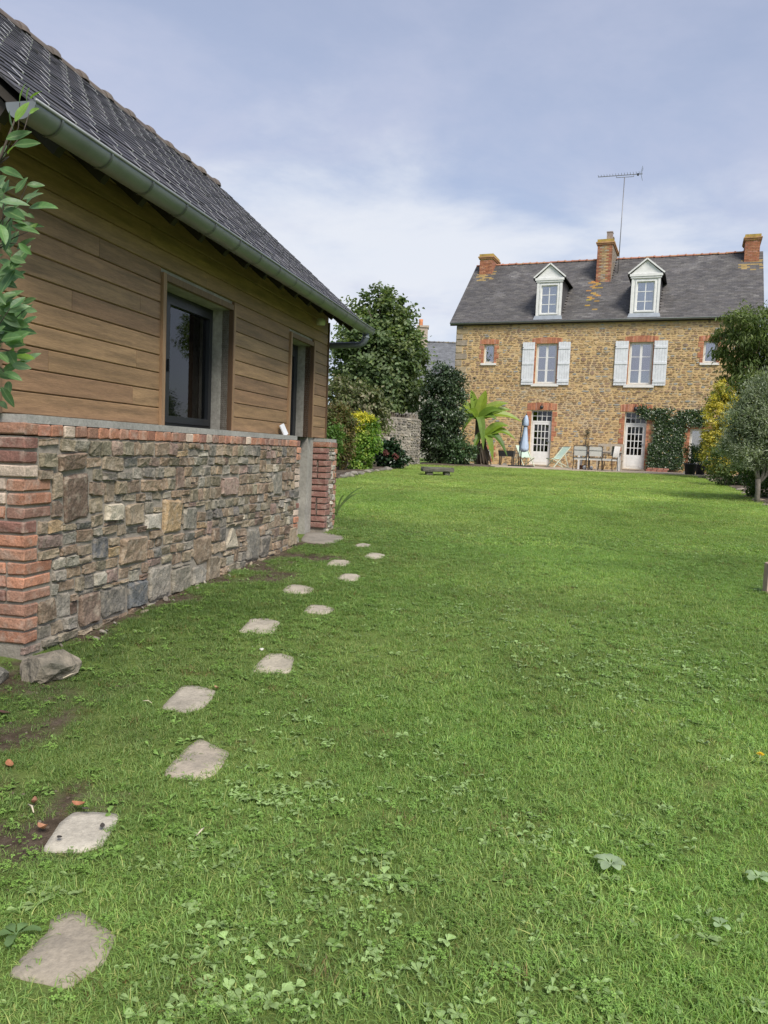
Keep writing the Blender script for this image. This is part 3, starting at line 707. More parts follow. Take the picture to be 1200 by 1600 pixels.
# lamp under the eave
MB().lathe([(.0, .0), (.05, .0), (.055, .03), (.05, .07), (.0, .08)], 12).build('eave_lamp', mat('lamp_opal', rgb=(.62, .62, .52), bump=0, rough=.4), shed).location = (5.28, .06, 2.955)
# white card leaning on the ledge by the door
card = MB(); card.prism([(-.055, 0), (.055, 0), (.055, .125), (-.055, .125)], -.006, .006)
c = card.build('card', M['card_white']); c.matrix_world = shed.matrix_basis @ Matrix.Translation((4.25, .075, TOP+.050)) @ Matrix.Rotation(R_(-14), 4, 'Y') @ Matrix.Rotation(R_(-22), 4, 'X')
tag(c, 'small blank white card leaning on the grey ledge beside the shed doorway', 'card')
# ================================================================ HOUSE (local: x = along facade, y = inwards, z up)
house = empty('stone_house', D0, math.atan2(HS.y, HS.x), 'two-storey golden rubble stone house with slate roof, white shutters and two dormers', 'house')
HL, HR, HZ0, HZ1, HDEP = -8.15, 5.18, .95, 7.72, 8.2
WINS = [(-4.20, -3.23, 4.90, 6.76), (-.02, .98, 4.88, 6.77)]
SMALL = [(-6.73, -6.22, 5.86, 6.76), (3.06, 3.60, 5.84, 6.78)]
DOORS = [(-4.27, -3.29, 1.09, 3.67), (-.03, .92, 1.09, 3.67)]
LOWW = [(2.76, 4.30, 1.46, 2.98), (-6.42, -6.12, 1.16, 1.74)]
holes = WINS+SMALL+DOORS+LOWW
hw_ = wall_holes(HL, HR, HZ0, HZ1, 0, .30, holes)
wall = hw_.build('wall', M['house_mortar'], house)
sides = MB(); sides.box(HL, HL+.3, .301, HDEP, HZ0, HZ1).box(HR-.3, HR, .301, HDEP, HZ0, HZ1).box(HL+.3, HR-.3, HDEP-.3, HDEP, HZ0, HZ1)
for xa, xb in ((HL, HL+.3), (HR-.3, HR)):
    g = [(0.3, HZ1), (HDEP, HZ1), (4.1, 11.15)]
    sides.add([(xa, y, z) for y, z in g]+[(xb, y, z) for y, z in g], [(0,1,2),(5,4,3),(0,3,4,1),(1,4,5,2),(2,5,3,0)])
sides.build('gable_wall', M['house_mortar'], house)
MB().box(HL+.3, HR-.3, .30, HDEP-.3, 4.1, 4.25).box(HL+.3, HR-.3, .30, HDEP-.3, .98, 1.05).box(HL+.3, HR-.3, .31, HDEP-.3, 7.5, 7.6).box(HL+.3, HR-.3, 3.6, 3.7, 1.05, 7.5).build('room', M['dark_room'], house)
# ---- brick surrounds (a few pixels per brick: one joined part each) and stones
HB = [(.44, .18, .095), (.48, .205, .11), (.40, .16, .09), (.50, .24, .14), (.36, .145, .085), (.45, .22, .15)]
blk = []
def surround(x0, x1, z0, z1, sides_=True, top=.23, foot=0.0, name='brick_surround'):
    mb = MB(); p = .076; n = int((z1-z0-foot)/p); pr = -.016
    def bb(a, b, c, d, yy=pr): mb.box(a, b, yy-random.uniform(0, .008), .05, c, d, jit(random.choice(HB), .15))
    for i in range(n):
        c = z0+foot+i*p; wd = .225 if (i//3) % 2 else .125
        if sides_:
            bb(x0-wd, x0-.003, c, c+p-.010); bb(x1+.003, x1+wd, c, c+p-.010)
            blk.append((x0-wd-.01, x0, c, c+p)); blk.append((x1, x1+wd+.01, c, c+p))
    m = int((x1-x0+.42)/.075); wv = (x1-x0+.42)/m
    for i in range(m):
        a = x0-.21+i*wv; t = (i+.5)/m*2-1; cam_ = .05*(1-t*t)
        bb(a, a+wv-.009, z1+.002+(cam_ if False else 0), z1+top+cam_)
    blk.append((x0-.22, x1+.22, z1, z1+top+.045))
    tag(mb.build(name, M['brick_col'], wall), kind='stuff')
for w in WINS: surround(*w)
for w in SMALL: surround(*w, top=.19)
surround(*DOORS[0], foot=1.15, top=.30); surround(*DOORS[1], foot=.0, top=.30)
surround(*LOWW[0], top=.05); surround(*LOWW[1], top=.12)
for s in ((-7.5, -6.9, 3.0, 3.3),): pass
# quoin stones on the left corner, each its own piece
HST = [(.42, .285, .14), (.45, .315, .16), (.37, .25, .135), (.32, .21, .115), (.40, .29, .165), (.29, .195, .12), (.26, .185, .125), (.34, .27, .185), (.25, .17, .115), (.46, .33, .185), (.31, .27, .21)]
z = 1.0; k = 0
qm = [None]*5
for i in range(5):
    v, f = stone_shape(10, 800+i, exp=9, jit=.05); b = MB(); b.add(v, f, (1, 1, 1)); qm[i] = b.mesh('quoin', mat('quoin_stone%d' % i, 'obj', var=.3, scale=5, bump=.6, bscale=22, rough=.95, fine=.15) if i == 0 else M['quoin_stone0'])
while z < HZ1-.2:
    h = random.uniform(.24, .36); h = min(h, HZ1-z); w = .62 if k % 2 else .36
    link('quoin', random.choice(qm), wall, random.choice([(.36, .29, .19), (.31, .26, .19), (.40, .31, .18), (.28, .235, .18)]), (HL+w/2-.012, .0, z+h/2), None, (w-.02, .03, h-.02))
    blk.append((HL, HL+w, z, z+h)); z += h; k += 1
bx = pack(HL, HR, 1.0, HZ1, .02, (.12, .40), (.06, .125), holes+blk, 77, big=.08)
rub = MB()
for i, (a, b, c, d) in enumerate(bx):
    if b-a < .045 or d-c < .035: continue
    r = random.Random(i); g = .020+r.uniform(0, .012); w, h = b-a-g, d-c-g*.9
    if w < .03 or h < .025: continue
    n = 8; ring = []
    for q in range(n):
        t = 2*math.pi*(q+.5)/n; cc, ss = math.cos(t), math.sin(t); rad = .5/((abs(cc)**4+abs(ss)**4)**.25)*(1-r.uniform(0, .16)); ring.append((rad*cc*w, rad*ss*h))
    dp_ = .006+r.uniform(0, .022); x, zc = (a+b)/2, (c+d)/2+r.uniform(-.006, .006)
    col = r.choice(HST); kk = r.uniform(1.06, 1.26); col = tuple(v*kk for v in col)
    if r.random() < .03: col = (.25, .18, .13)
    if r.random() < .05: col = (.30, .30, .28)
    if .02 < w and (1.6 < zc < 1.95 or zc < 1.6) and r.random() < .35: col = tuple(v*.75 for v in col)
    rub.add([(x+p, .01, zc+q) for p, q in ring]+[(x+p*.9, -dp_, zc+q*.88) for p, q in ring], [tuple(range(n, 2*n))]+[(q, (q+1) % n, n+(q+1) % n, n+q) for q in range(n)], col)
tag(rub.build('rubble_stones', M['house_stone'], wall), kind='stuff')
# ---- windows with casements
def casement(x0, x1, z0, z1, cols, rws, parent, curt=True, dep=.13, fr='white_paint', gl='house_glass', name='window'):
    w = frame_mb(x0, x1, z0, z1, dep, dep+.06, .045).build(name, M[fr], parent)
    n = cols
    cw = (x1-x0-.09)/n
    for i in range(n):
        a, b = x0+.045+i*cw+.001, x0+.045+(i+1)*cw-.001
        s = frame_mb(a, b, z0+.046, z1-.046, dep-.012, dep+.045, .05 if n > 1 else .04).build('sash', M[fr], w)
        bars = MB()
        for j in range(1, rws): zc = z0+.046+(z1-z0-.09)*j/rws; bars.box(a+.05, b-.05, dep-.006, dep+.03, zc-.014, zc+.014)
        if bars.v: bars.build('glazing_bar', M[fr], w)
        MB().box(a+.045, b-.045, dep+.012, dep+.018, z0+.09, z1-.09).build('pane', M[gl], w)
    if curt:
        c = MB(); k = 40; xs = [(x0+(x1-x0)*i/k, dep+.13+.02*math.sin(i*1.4)) for i in range(k+1)]
        for (a, ya), (b, yb) in zip(xs[:-1], xs[1:]): c.add([(a, ya, z0), (b, yb, z0), (b, yb, z1), (a, ya, z1)], [(0, 1, 2, 3)], None, True)
        c.build('curtain', M['curtain'], w)
    return w
def sill(x0, x1, z, h=.13): MB().box(x0, x1, -.07, .12, z-h, z-.002).build('sill', M['white_stone'], house)
for w in WINS: casement(*w, 2, 3, house); sill(w[0]-.16, w[1]+.14, w[2])
for w in SMALL: casement(*w, 1, 1, house); sill(w[0]-.12, w[1]+.12, w[2], .10)
casement(*LOWW[0], 2, 1, house, False); casement(*LOWW[1], 1, 1, house, False, dep=.05); sill(LOWW[0][0]-.05, LOWW[0][1]+.05, LOWW[0][2], .09)
# net over the top of the glass of the second door, white
# ---- shutters
def shutter(x0, x1, z0, z1):
    n = 5; w = (x1-x0)/n; mb = MB()
    for i in range(n): mb.box(x0+i*w+.004, x0+(i+1)*w-.004, -.075, -.048, z0, z1)
    mb.box(x0+.002, x1-.002, -.062, -.05, z0+.01, z1-.01)
    s = mb.build('shutter', M['shutter_paint'], house)
    for t in (.09, .50, .86): MB().box(x0+.015, x1-.015, -.096, -.072, z0+(z1-z0)*t-.05, z0+(z1-z0)*t+.05).build('batten', M['shutter_paint'], s)
    for t in (.12, .88): MB().box(x0 if False else x0+.01, x0+.05, -.105, -.09, z0+(z1-z0)*t-.012, z0+(z1-z0)*t+.012).build('hinge', M['dark_steel'], s)
for a, b in ((-4.84, -4.27), (-3.17, -2.62), (-.63, -.06), (1.03, 1.60)): shutter(a, b, 4.84, 6.81)
# ---- glazed doors with transoms
def glazed_door(x0, x1, z0, z1, net):
    dep = .14
    d = frame_mb(x0, x1, z0, z1, dep, dep+.07, .05).build('door', M['white_paint'], house)
    zt_ = z1-.50
    MB().box(x0+.05, x1-.05, dep-.02, dep+.06, zt_-.075, zt_).build('transom_bar', M['white_paint'], d)
    frame_mb(x0+.052, x1-.052, z0+.02, zt_-.078, dep-.015, dep+.05, .10, .62).build('door_leaf', M['white_paint'], d)
    MB().box(x0+.20, x1-.20, dep-.024, dep-.012, z0+.12, z0+.54).build('panel', M['white_paint'], d)
    bars = MB(); xa, xb, za, zb = x0+.152, x1-.152, z0+.64, zt_-.178
    for i in range(1, 4):
        xc = xa+(xb-xa)*i/4; bars.box(xc-.016, xc+.016, dep-.008, dep+.03, za, zb); zc = za+(zb-za)*i/4; bars.box(xa, xb, dep-.006, dep+.028, zc-.016, zc+.016)
    xa2, xb2 = x0+.05, x1-.05
    for i in range(1, 4): xc = xa2+(xb2-xa2)*i/4; bars.box(xc-.014, xc+.014, dep-.004, dep+.03, zt_, z1-.05)
    bars.box(xa2, xb2, dep-.002, dep+.028, (zt_+z1-.05)/2-.014, (zt_+z1-.05)/2+.014)
    bars.build('glazing_bars', M['white_paint'], d)
    MB().box(xa, xb, dep+.012, dep+.018, za, zb).build('pane', M['dark_glass'], d); MB().box(xa2, xb2, dep+.012, dep+.018, zt_, z1-.05).build('pane', M['dark_glass'], d)
    MB().box(xb+.03, xb+.05, dep-.05, dep-.015, z0+1.05, z0+1.16).bar((xb+.04, dep-.05, z0+1.13), (xb-.06, dep-.05, z0+1.13), .018).build('handle', M['zinc_light'], d)
    if net: MB().box(xa, xb, dep+.035, dep+.04, zb-.42, zb).build('net_curtain', M['curtain'], d)
    MB().box(x0-.05, x1+.05, -.35, dep, z0-.035, z0-.002).build('door_step', M['terrace'], d)
glazed_door(*DOORS[0], False); glazed_door(*DOORS[1], True)
for x in (-3.78, .42):
    l = MB(); l.tube([(x, .0, 3.92), (x, -.12, 3.98), (x, -.16, 3.90)], .014, 6); l.lathe([(.0, 3.88), (.07, 3.86), (.085, 3.76), (.05, 3.70), (.0, 3.69)], 8, (x, -.16)); l.build('wall_lamp', M['black_metal'], house)
# ---- roof
EY, EZ, RY, RZ = -.16, 7.76, 4.1, 11.46
HSL = Vector((0, RY-EY, RZ-EZ)); hl = HSL.length; hd = HSL.normalized(); hn = Vector((0, -hd.z, hd.y))
X0, X1 = -8.47, 5.33
rb = MB()
for f in (lambda y: y, lambda y: 2*RY-y):
    q = [(EY+.02, EZ-.01), (RY, RZ-.02), (RY, RZ-.14), (EY+.02, EZ-.12)]
    rb.add([(X0+.03, f(y), z) for y, z in q]+[(X1-.03, f(y), z) for y, z in q], [(0,1,2,3),(7,6,5,4)]+[(i, 4+i, 4+(i+1) % 4, (i+1) % 4) for i in range(4)])
hroof = rb.build('roof', M['dark_wood'], house)
HSLC = [(.088, .083, .082), (.10, .094, .092), (.076, .072, .073), (.112, .106, .10), (.094, .087, .083)]
DORM = [(-4.33, -3.18), (-.11, 1.10)]
hs = MB(); nr = 46; ex = hl/nr
for r in range(nr):
    x = X0-(r % 2)*.125; d = r*ex; zc = EZ+hd.z*d; yc = EY+hd.y*d
    while x < X1:
        a, b = max(x, X0), min(x+.245, X1); x += .25
        if b-a < .03: continue
        xm = (a+b)/2
        if any(p-.02 < xm < q+.02 and .12 < yc < 1.6 for p, q in DORM): continue
        if -1.98 < xm < -1.32 and yc > 2.55: continue
        c = random.choice(HSLC); n1 = fnoise(xm, d, .55, 2, 4); n2 = fnoise(xm, d, 1.8, 7, 1)
        k = random.uniform(.9, 1.1)*(.9+.2*n1); c = [v*k for v in c]
        if n2 > .70: c = [v*1.25+.015 for v in c]                                    # pale grey lichen
        lich = math.exp(-((xm+2.0)/.42)**2)*(1 if .3 < yc < 2.6 else 0)*(.45+.55*math.exp(-((yc-1.7)/.7)**2))
        if n2*.6+random.random()*.55+lich*.62 > 1.08 and lich > .1: c = [v*random.uniform(.75, 1.1) for v in (.33, .20, .05)] if random.random() < .75 else c   # orange lichen
        for lx, ly in ((-7.7, 3.2), (4.8, 3.15)):
            if abs(xm-lx) < .5 and abs(yc-ly) < .35 and random.random() < .55: c = [.28, .20, .08]
        t = random.uniform(.008, .014); L2 = ex*1.25
        P = lambda px, s, h: (px, yc+hd.y*s+hn.y*h, zc+hd.z*s+hn.z*h)
        hs.add([P(a, -.01, t), P(b, -.01, t), P(b, L2, .001), P(a, L2, .001), P(a, -.01, -.004), P(b, -.01, -.004)], [(0,1,2,3),(4,5,1,0)], tuple(c))
for r in range(nr//2):
    d = r*ex*2
    hs.add([(X0, 2*RY-EY-hd.y*d, EZ+hd.z*d+.02), (X1, 2*RY-EY-hd.y*d, EZ+hd.z*d+.02), (X1, 2*RY-EY-hd.y*(d+2*ex), EZ+hd.z*(d+2*ex)+.005), (X0, 2*RY-EY-hd.y*(d+2*ex), EZ+hd.z*(d+2*ex)+.005)], [(0,1,2,3)], HSLC[r % 5])
tag(hs.build('slates', M['house_slate'], hroof), kind='stuff')
rm2 = ridge_mesh(.36, .085, 'clay'); x = X0+.02
while x < X1-.3:
    if not (-8.1 < x+.18 < -7.35 or -1.95 < x+.18 < -1.25 or 4.5 < x+.18 < 5.15):
        link('ridge_tile', rm2, hroof, jit((.32, .14, .09), .22), (x, RY, RZ+random.uniform(-.012, .012)), (0, random.uniform(-.02, .02), 0))
    x += .36
hg = half_round(X0+.05, X1-.05, .07, EY-.035, EZ+.0).build('gutter', M['zinc'], house)
MB().box(X0+.05, X1-.05, EY+.06, -.005, EZ-.10, EZ-.07).build('soffit', M['dark_wood'], house)
MB().tube([(HR-.15, EY-.035, EZ-.06), (HR-.15, -.05, EZ-.35), (HR-.15, -.05, 1.05)], .045, 8).build('downpipe', M['zinc'], house)
# ---- chimneys
def chimney(x0, x1, y0, y1, z0, z1, pots, stone_mid):
    c = MB().box(x0+.01, x1-.01, y0+.01, y1-.01, z0, z1).build('chimney', M['house_mortar'], hroof)
    mb = MB(); p = .076; n = int((z1-z0)/p)
    for i in range(n):
        zc = z0+i*p; 
        def row(a, b, fn, lo):
            x = a-(lo if i % 2 else 0)
            while x < b-.01:
                q0, q1 = max(x, a), min(x+.21, b); x += .22
                mid_ = stone_mid and (a+.2 < (q0+q1)/2 < b-.2)
                cc = tuple(v*.78 for v in random.choice(HB)) if not mid_ else random.choice(HST); fn(q0, q1-.008, zc, zc+p-.010, jit(cc, .16))
        row(x0, x1, lambda a, b, c_, d_, cc: mb.box(a, b, y0-.006, y0+.05, c_, d_, cc), .11)
        row(y0, y1, lambda a, b, c_, d_, cc: mb.box(x1-.05, x1+.006, a, b, c_, d_, tuple(v*.9 for v in (.30, .25, .19)) if stone_mid else cc), .11)
        row(y0, y1, lambda a, b, c_, d_, cc: mb.box(x0-.006, x0+.05, a, b, c_, d_, cc), .11)
    tag(mb.build('bricks', M['brick_col'], c), kind='stuff')
    cap = MB(); lich = (.36, .255, .07)
    cap.box(x0-.05, x1+.05, y0-.05, y1+.05, z1-.02, z1+.05, (.40, .20, .11)); cap.box(x0-.085, x1+.085, y0-.085, y1+.085, z1+.05, z1+.11, (.42, .24, .12)); cap.box(x0-.03, x1+.03, y0-.03, y1+.03, z1+.11, z1+.24, lich)
    cap.build('cap', mat('lichen_cap', 'col', var=.4, scale=5, detail=8, bump=.5, rough=.95, tint=(.45, .30, .06), tint_amt=.7, tint_scale=4) if 'lichen_cap' not in M else M['lichen_cap'], c)
    for x, y, w, h in pots:
        MB().box(x-w/2, x+w/2, y-.16, y+.16, z1+.24, z1+.24+h, (.30, .235, .20)).box(x-w/2-.015, x+w/2+.015, y-.175, y+.175, z1+.24+h-.05, z1+.24+h, (.28, .22, .19)).build('chimney_pot', M['brick_col'], c)
chimney(-2.0, -1.30, 2.42, 4.75, 9.7, 11.78, [(-1.5, 2.75, .26, .40), (-1.5, 3.35, .26, .30), (-1.5, 4.0, .26, .24)], True)
chimney(-8.10, -7.42, 3.40, 4.75, 10.6, 11.66, [], False)
chimney(4.52, 5.14, 3.40, 4.75, 10.6, 11.86, [], False)
# ---- dormers
def dormer(x0, x1, yf=.0):
    d = MB(); zb, zt_ = 7.98, 9.66; xc = (x0+x1)/2
    wx0, wx1, wz0, wz1 = xc-.375, xc+.375, 8.13, 9.42
    front = wall_holes(x0, x1, zb, zt_, yf, yf+.12, [(wx0, wx1, wz0, wz1)]); dd = front.build('dormer', M['white_paint'], hroof)
    for sx in (x0+.045, x1-.045): MB().box(sx-.05, sx+.05, yf-.03, yf-.002, zb, zt_-.12).build('pilaster', M['white_paint'], dd)
    frame_mb(wx0-.06, wx1+.06, wz0-.05, wz1+.06, yf-.03, yf-.002, .06).build('architrave', M['white_paint'], dd)
    MB().box(x0-.09, x1+.09, yf-.09, yf-.031, zt_-.02, zt_+.09).box(x0-.05, x1+.05, yf-.06, yf-.0305, zt_-.10, zt_-.022).build('cornice', M['white_paint'], dd)
    zp = zt_+.09; ap = 10.40
    MB().prism([(x0-.06, zp), (x1+.06, zp), (xc, ap-.06)], yf-.02, yf+.10).build('pediment', M['white_paint'], dd)
    for s in (-1, 1):
        xe = x0-.16 if s < 0 else x1+.16
        MB().bar((xe, yf-.07, zp+.02), (xc, yf-.07, ap), .06, .09, up=(0, 1, 0)).build('raking_cornice', M['white_paint'], dd)
    # slate cheeks and little roof running back into the slope
    yb = lambda z: EY+(z-EZ)/(RZ-EZ)*(RY-EY)
    for xs_, xi in ((x0+.005, x0+.05), (x1-.05, x1-.005)):
        g = [(yf+.12, zb), (yf+.12, zt_+.05), (yb(zt_+.05)+.1, zt_+.05), (yb(zb)+.1, zb)]
        m_ = MB(); m_.add([(xs_, y, z) for y, z in g]+[(xi, y, z) for y, z in g], [(0,1,2,3),(7,6,5,4)]+[(i, 4+i, 4+(i+1) % 4, (i+1) % 4) for i in range(4)], (.075, .072, .075)); m_.build('cheek', M['house_slate'], dd)
    m_ = MB(); za = zp+.02; ze = za-.03
    for s in (-1, 1):
        xe = x0-.19 if s < 0 else x1+.19; pts_ = [(xe, yf-.06, ze), (xc, yf-.06, ap+.03), (xc, yb(ap)+.1, ap+.03), (xe, yb(ze)+.1, ze)]
        m_.add(pts_+[(x, y, z-.05) for x, y, z in pts_], [(0,1,2,3),(7,6,5,4),(0,4,5,1),(1,5,6,2),(2,6,7,3),(3,7,4,0)], (.085, .08, .082))
    m_.build('dormer_roof', M['house_slate'], dd)
    q = MB(); q.add([(x0-.10, yf-.10, 7.845), (x1+.10, yf-.10, 7.845), (x1+.04, yf-.035, 8.03), (x0-.04, yf-.035, 8.03), (x0-.10, yf+.0, 7.80), (x1+.10, yf+.0, 7.80)], [(0,1,2,3),(0,3,4),(1,5,2)]); q.build('flashing', M['zinc_light'], dd)
    w = frame_mb(wx0, wx1, wz0, wz1, yf+.05, yf+.10, .045).build('window_frame', M['white_paint'], dd)
    b_ = MB()
    b_.box(xc-.02, xc+.02, yf+.04, yf+.09, wz0+.045, wz1-.045)
    for j in (1, 2): zc = wz0+(wz1-wz0)*j/3; b_.box(wx0+.045, wx1-.045, yf+.045, yf+.085, zc-.016, zc+.016)
    b_.build('glazing_bars', M['white_paint'], dd)
    MB().box(wx0+.03, wx1-.03, yf+.066, yf+.070, wz0+.03, wz1-.03).build('pane', M['house_glass'], dd)
    MB().box(wx0-.05, wx1+.05, yf+.16, yf+.165, wz0, wz1).build('curtain', M['curtain'], dd)
for p, q in DORM: dormer(p, q)
# ---- tv aerial
a0 = hp(-1.05, 3.0, 0)
ant = empty('tv_aerial', (a0.x, a0.y, 10.5), house.rotation_euler.z, 'tall thin television aerial on a mast strapped beside the central chimney', 'aerial')
MB().tube([(0, 0, -.3), (.03, 0, 4.55)], .022, 6).build('mast', M['aerial_metal'], ant)
MB().bar((-1.22, 0, 4.66), (.85, 0, 4.62), .028).build('boom', M['aerial_metal'], ant)
MB().bar((-.35, 0, 4.55), (.45, 0, 4.53), .022).bar((-.35, 0, 4.55), (-.35, 0, 4.64), .02).bar((.45, 0, 4.53), (.45, 0, 4.62), .02).build('support_boom', M['aerial_metal'], ant)
for i in range(15):
    x = -1.2+i*.135; MB().bar((x, -.14, 4.70), (x, .14, 4.70), .014).bar((x, 0, 4.65), (x, 0, 4.70), .012).build('element', M['aerial_metal'], ant)
MB().box(.60, .68, -.04, .04, 4.56, 4.66).build('junction_box', M['plastic_black'], ant)
for s in (1, -1):
    for j in range(4): z = 4.64+s*(.04+.075*j); MB().bar((.78+.02*j, -.22, z), (.78+.02*j, .22, z), .013).build('reflector', M['aerial_metal'], ant)
MB().bar((0, 0, .55), (-.26, -.05, .55), .03).bar((.0, 0, -.05), (-.26, -.05, -.05), .03).build('bracket', M['aerial_metal'], ant)
# ---- neighbour house far behind
nb_ = empty('neighbour_house', (3.4, 56, 1.0), R_(-2), 'low house with plain blue grey slate roof behind the garden trees', 'house')
MB().box(-5.5, 4.5, 0, 7, 0, 5.5).build('wall', M['concrete'], nb_)
r_ = MB(); q = [(-.3, 5.3), (3.5, 8.85), (7.3, 5.3), (3.5, 8.6)]
r_.add([(-5.7, y, z) for y, z in q]+[(4.7, y, z) for y, z in q], [(0,1,2,3),(7,6,5,4)]+[(i, 4+i, 4+(i+1) % 4, (i+1) % 4) for i in range(4)], (.13, .135, .145))
nroof = r_.build('roof', M['house_slate'], nb_)
sl_ = MB()
for r in range(34):
    t0, t1 = r/34, (r+1.15)/34; x = -5.7-(r % 2)*.15
    while x < 4.7:
        k = random.uniform(.85, 1.12); a, b = max(x, -5.7), min(x+.29, 4.7); x += .30
        sl_.add([(a, -.3+3.8*t0, 5.33+3.55*t0), (b, -.3+3.8*t0, 5.33+3.55*t0), (b, -.3+3.8*t1, 5.31+3.55*t1), (a, -.3+3.8*t1, 5.31+3.55*t1)], [(0,1,2,3)], (.15*k, .157*k, .17*k))
tag(sl_.build('slates', M['house_slate'], nroof), kind='stuff')
x = -5.6
while x < 4.5: link('ridge_tile', rm2, nroof, (.13, .13, .135), (x, 3.5, 8.86)); x += .36
c_ = MB().box(-1.55, -.75, 3.0, 4.0, 8.0, 10.0, (.40, .33, .27)).box(-1.62, -.68, 2.93, 4.07, 9.85, 10.0, (.42, .34, .27)).build('chimney', M['brick_col'], nroof)
MB().lathe([(.17, 10.0), (.14, 10.3), (.16, 10.5), (.10, 10.5)], 10, (-1.3, 3.4), (.55, .22, .10)).build('chimney_pot', M['brick_col'], c_)
# ================================================================ terrace
tr = MB(); TZ = 1.03
tp = [hp(-7.3, .0, 0), hp(5.6, 0, 0), Vector((14.6, 30.0, 0)), Vector((12.6, 29.9, 0)), Vector((7.0, 30.1, 0)), Vector((4.3, 30.4, 0))]
n = len(tp); tr.add([(p.x, p.y, .9) for p in tp]+[(p.x, p.y, TZ) for p in tp], [tuple(reversed(range(n))), tuple(range(n, 2*n))]+[(i, (i+1) % n, n+(i+1) % n, n+i) for i in range(n)])
tag(tr.build('terrace', M['terrace']), kind='structure')
# ================================================================ foliage helpers
def rnd_unit(n):
    v = rng.normal(size=(n, 3)); return v/np.linalg.norm(v, axis=1, keepdims=True)
def norm(v): return v/np.maximum(np.linalg.norm(v, axis=1, keepdims=True), 1e-6)
def leaf_arrays(P, D, Nn, Ln, Wd, fold=.18, round_=False):
    S = norm(np.cross(D, Nn)); Nn = norm(np.cross(S, D)); Ln = Ln[:, None]; Wd = Wd[:, None]
    n = len(P)
    if round_:
        pr = [(0, 0), (.28, .5), (.66, .42), (1, 0), (.66, -.42), (.28, -.5)]
        V = np.stack([P+D*Ln*a+S*Wd*b+Nn*Wd*(abs(b)*fold*2 if b else 0)-Nn*Ln*.10*a*a for a, b in pr], 1); k = 6
        F = np.array([(0, 1, 2, 3), (0, 3, 4, 5)])
    else:
        pr = [(0, 0), (.45, .5), (1, 0), (.45, -.5)]
        V = np.stack([P+D*Ln*a+S*Wd*b+Nn*Wd*(fold if b else 0)-Nn*Ln*.12*a*a for a, b in pr], 1); k = 4
        F = np.array([(0, 1, 2), (0, 2, 3)])
    Fc = (np.arange(n)[:, None, None]*k+F[None]).reshape(-1, F.shape[1])
    return V.reshape(-1, 3), Fc, k
def crown_points(ells, nclump, per, csize, inner=.5, flat=.75):
    """clump centres through the crown's volume, leaves spread round them"""
    vol = np.array([e[3]*e[4]*e[5] for e in ells]); pick = rng.choice(len(ells), nclump, p=vol/vol.sum())
    E = np.array(ells)[pick]; d = rnd_unit(nclump); r = inner+(1-inner)*rng.random(nclump)**.6
    Cc = E[:, :3]+d*E[:, 3:6]*r[:, None]; od = norm(d/E[:, 3:6])
    q = rng.integers(0, nclump, nclump*per); sz = csize*(0.6+.8*rng.random(nclump))
    off = rng.normal(size=(len(q), 3))*np.array([1, 1, flat])*sz[q][:, None]*.55
    return Cc[q]+off, od[q], q
def foliage(name, parent, ells, nclump, per, csize, L, W, cols, mt='leaf', droop=.2, up=.6, out=.7, rnd=.8, inner=.5, flat=.75, fold=.18, round_=False, kvar=.22, zmin=None):
    P, O, q = crown_points(ells, nclump, per, csize, inner, flat)
    if zmin is not None: keep = P[:, 2] > zmin; P, O, q = P[keep], O[keep], q[keep]
    n = len(P); rn = rnd_unit(n)
    D = norm(O*out+rn*rnd+np.array([0, 0, -droop])); Nn = norm(np.array([0, 0, up])+O*.5+rnd_unit(n)*.55)
    Ln = L*(.65+.7*rng.random(n)); Wd = W*(.7+.6*rng.random(n))
    V, Fc, k = leaf_arrays(P, D, Nn, Ln, Wd, fold, round_)
    cols = np.array(cols); ci = rng.integers(0, len(cols), nclump)
    mixc = np.where(rng.random(n)[:, None] < .65, cols[ci[q]], cols[rng.integers(0, len(cols), n)])
    c = mixc*(1+kvar*(rng.random(nclump)[q]-.5)*2)[:, None]*(.85+.3*rng.random(n))[:, None]
    return link(name, np_mesh(name, V, Fc, np.repeat(c, k, 0), M[mt]), parent)
def limbs(parent, ells, base_r, height, count, m='dark_bark', name='trunk', lean=(0, 0), split=.4):
    t = MB(); h = height
    pts = [(0, 0, -.05), (lean[0]*.3, lean[1]*.3, h*.33), (lean[0]*.7, lean[1]*.7, h*.66), (lean[0], lean[1], h)]
    t.tube(pts, [base_r*1.25, base_r, base_r*.8, base_r*.45], 8)
    for i in range(count):
        e = ells[i % len(ells)]; d = rnd_unit(1)[0]; d[2] = abs(d[2])*.8
        tip = Vector((e[0]+d[0]*e[3]*.8, e[1]+d[1]*e[4]*.8, e[2]+d[2]*e[5]*.75)); k = random.uniform(split, .95); b = Vector((lean[0]*k, lean[1]*k, h*k)); mid_ = (b+tip)/2+Vector((0, 0, .12*(tip-b).length))
        t.tube([b, mid_, tip], [base_r*.5, base_r*.3, base_r*.1], 6)
    return t.build(name, M[m], parent)
def plant(name, label, cat, loc, ells, nclump, per, csize, L, W, cols, trunk=None, group=None, fname='crown', **k):
    o = empty(name, loc, 0, label, cat, group)
    if trunk: limbs(o, ells, **trunk)
    foliage(fname, o, ells, nclump, per, csize, L, W, cols, **k)
    return o
def gpos(px, y):                                   # ground point at depth y below photo column px
    P = at_depth(px, 720, y); return Vector((P.x, y, float(gz(P.x, y))))
def zpx(px, py, y): return at_depth(px, py, y).z
def xpx(px, py, y): return at_depth(px, py, y).x

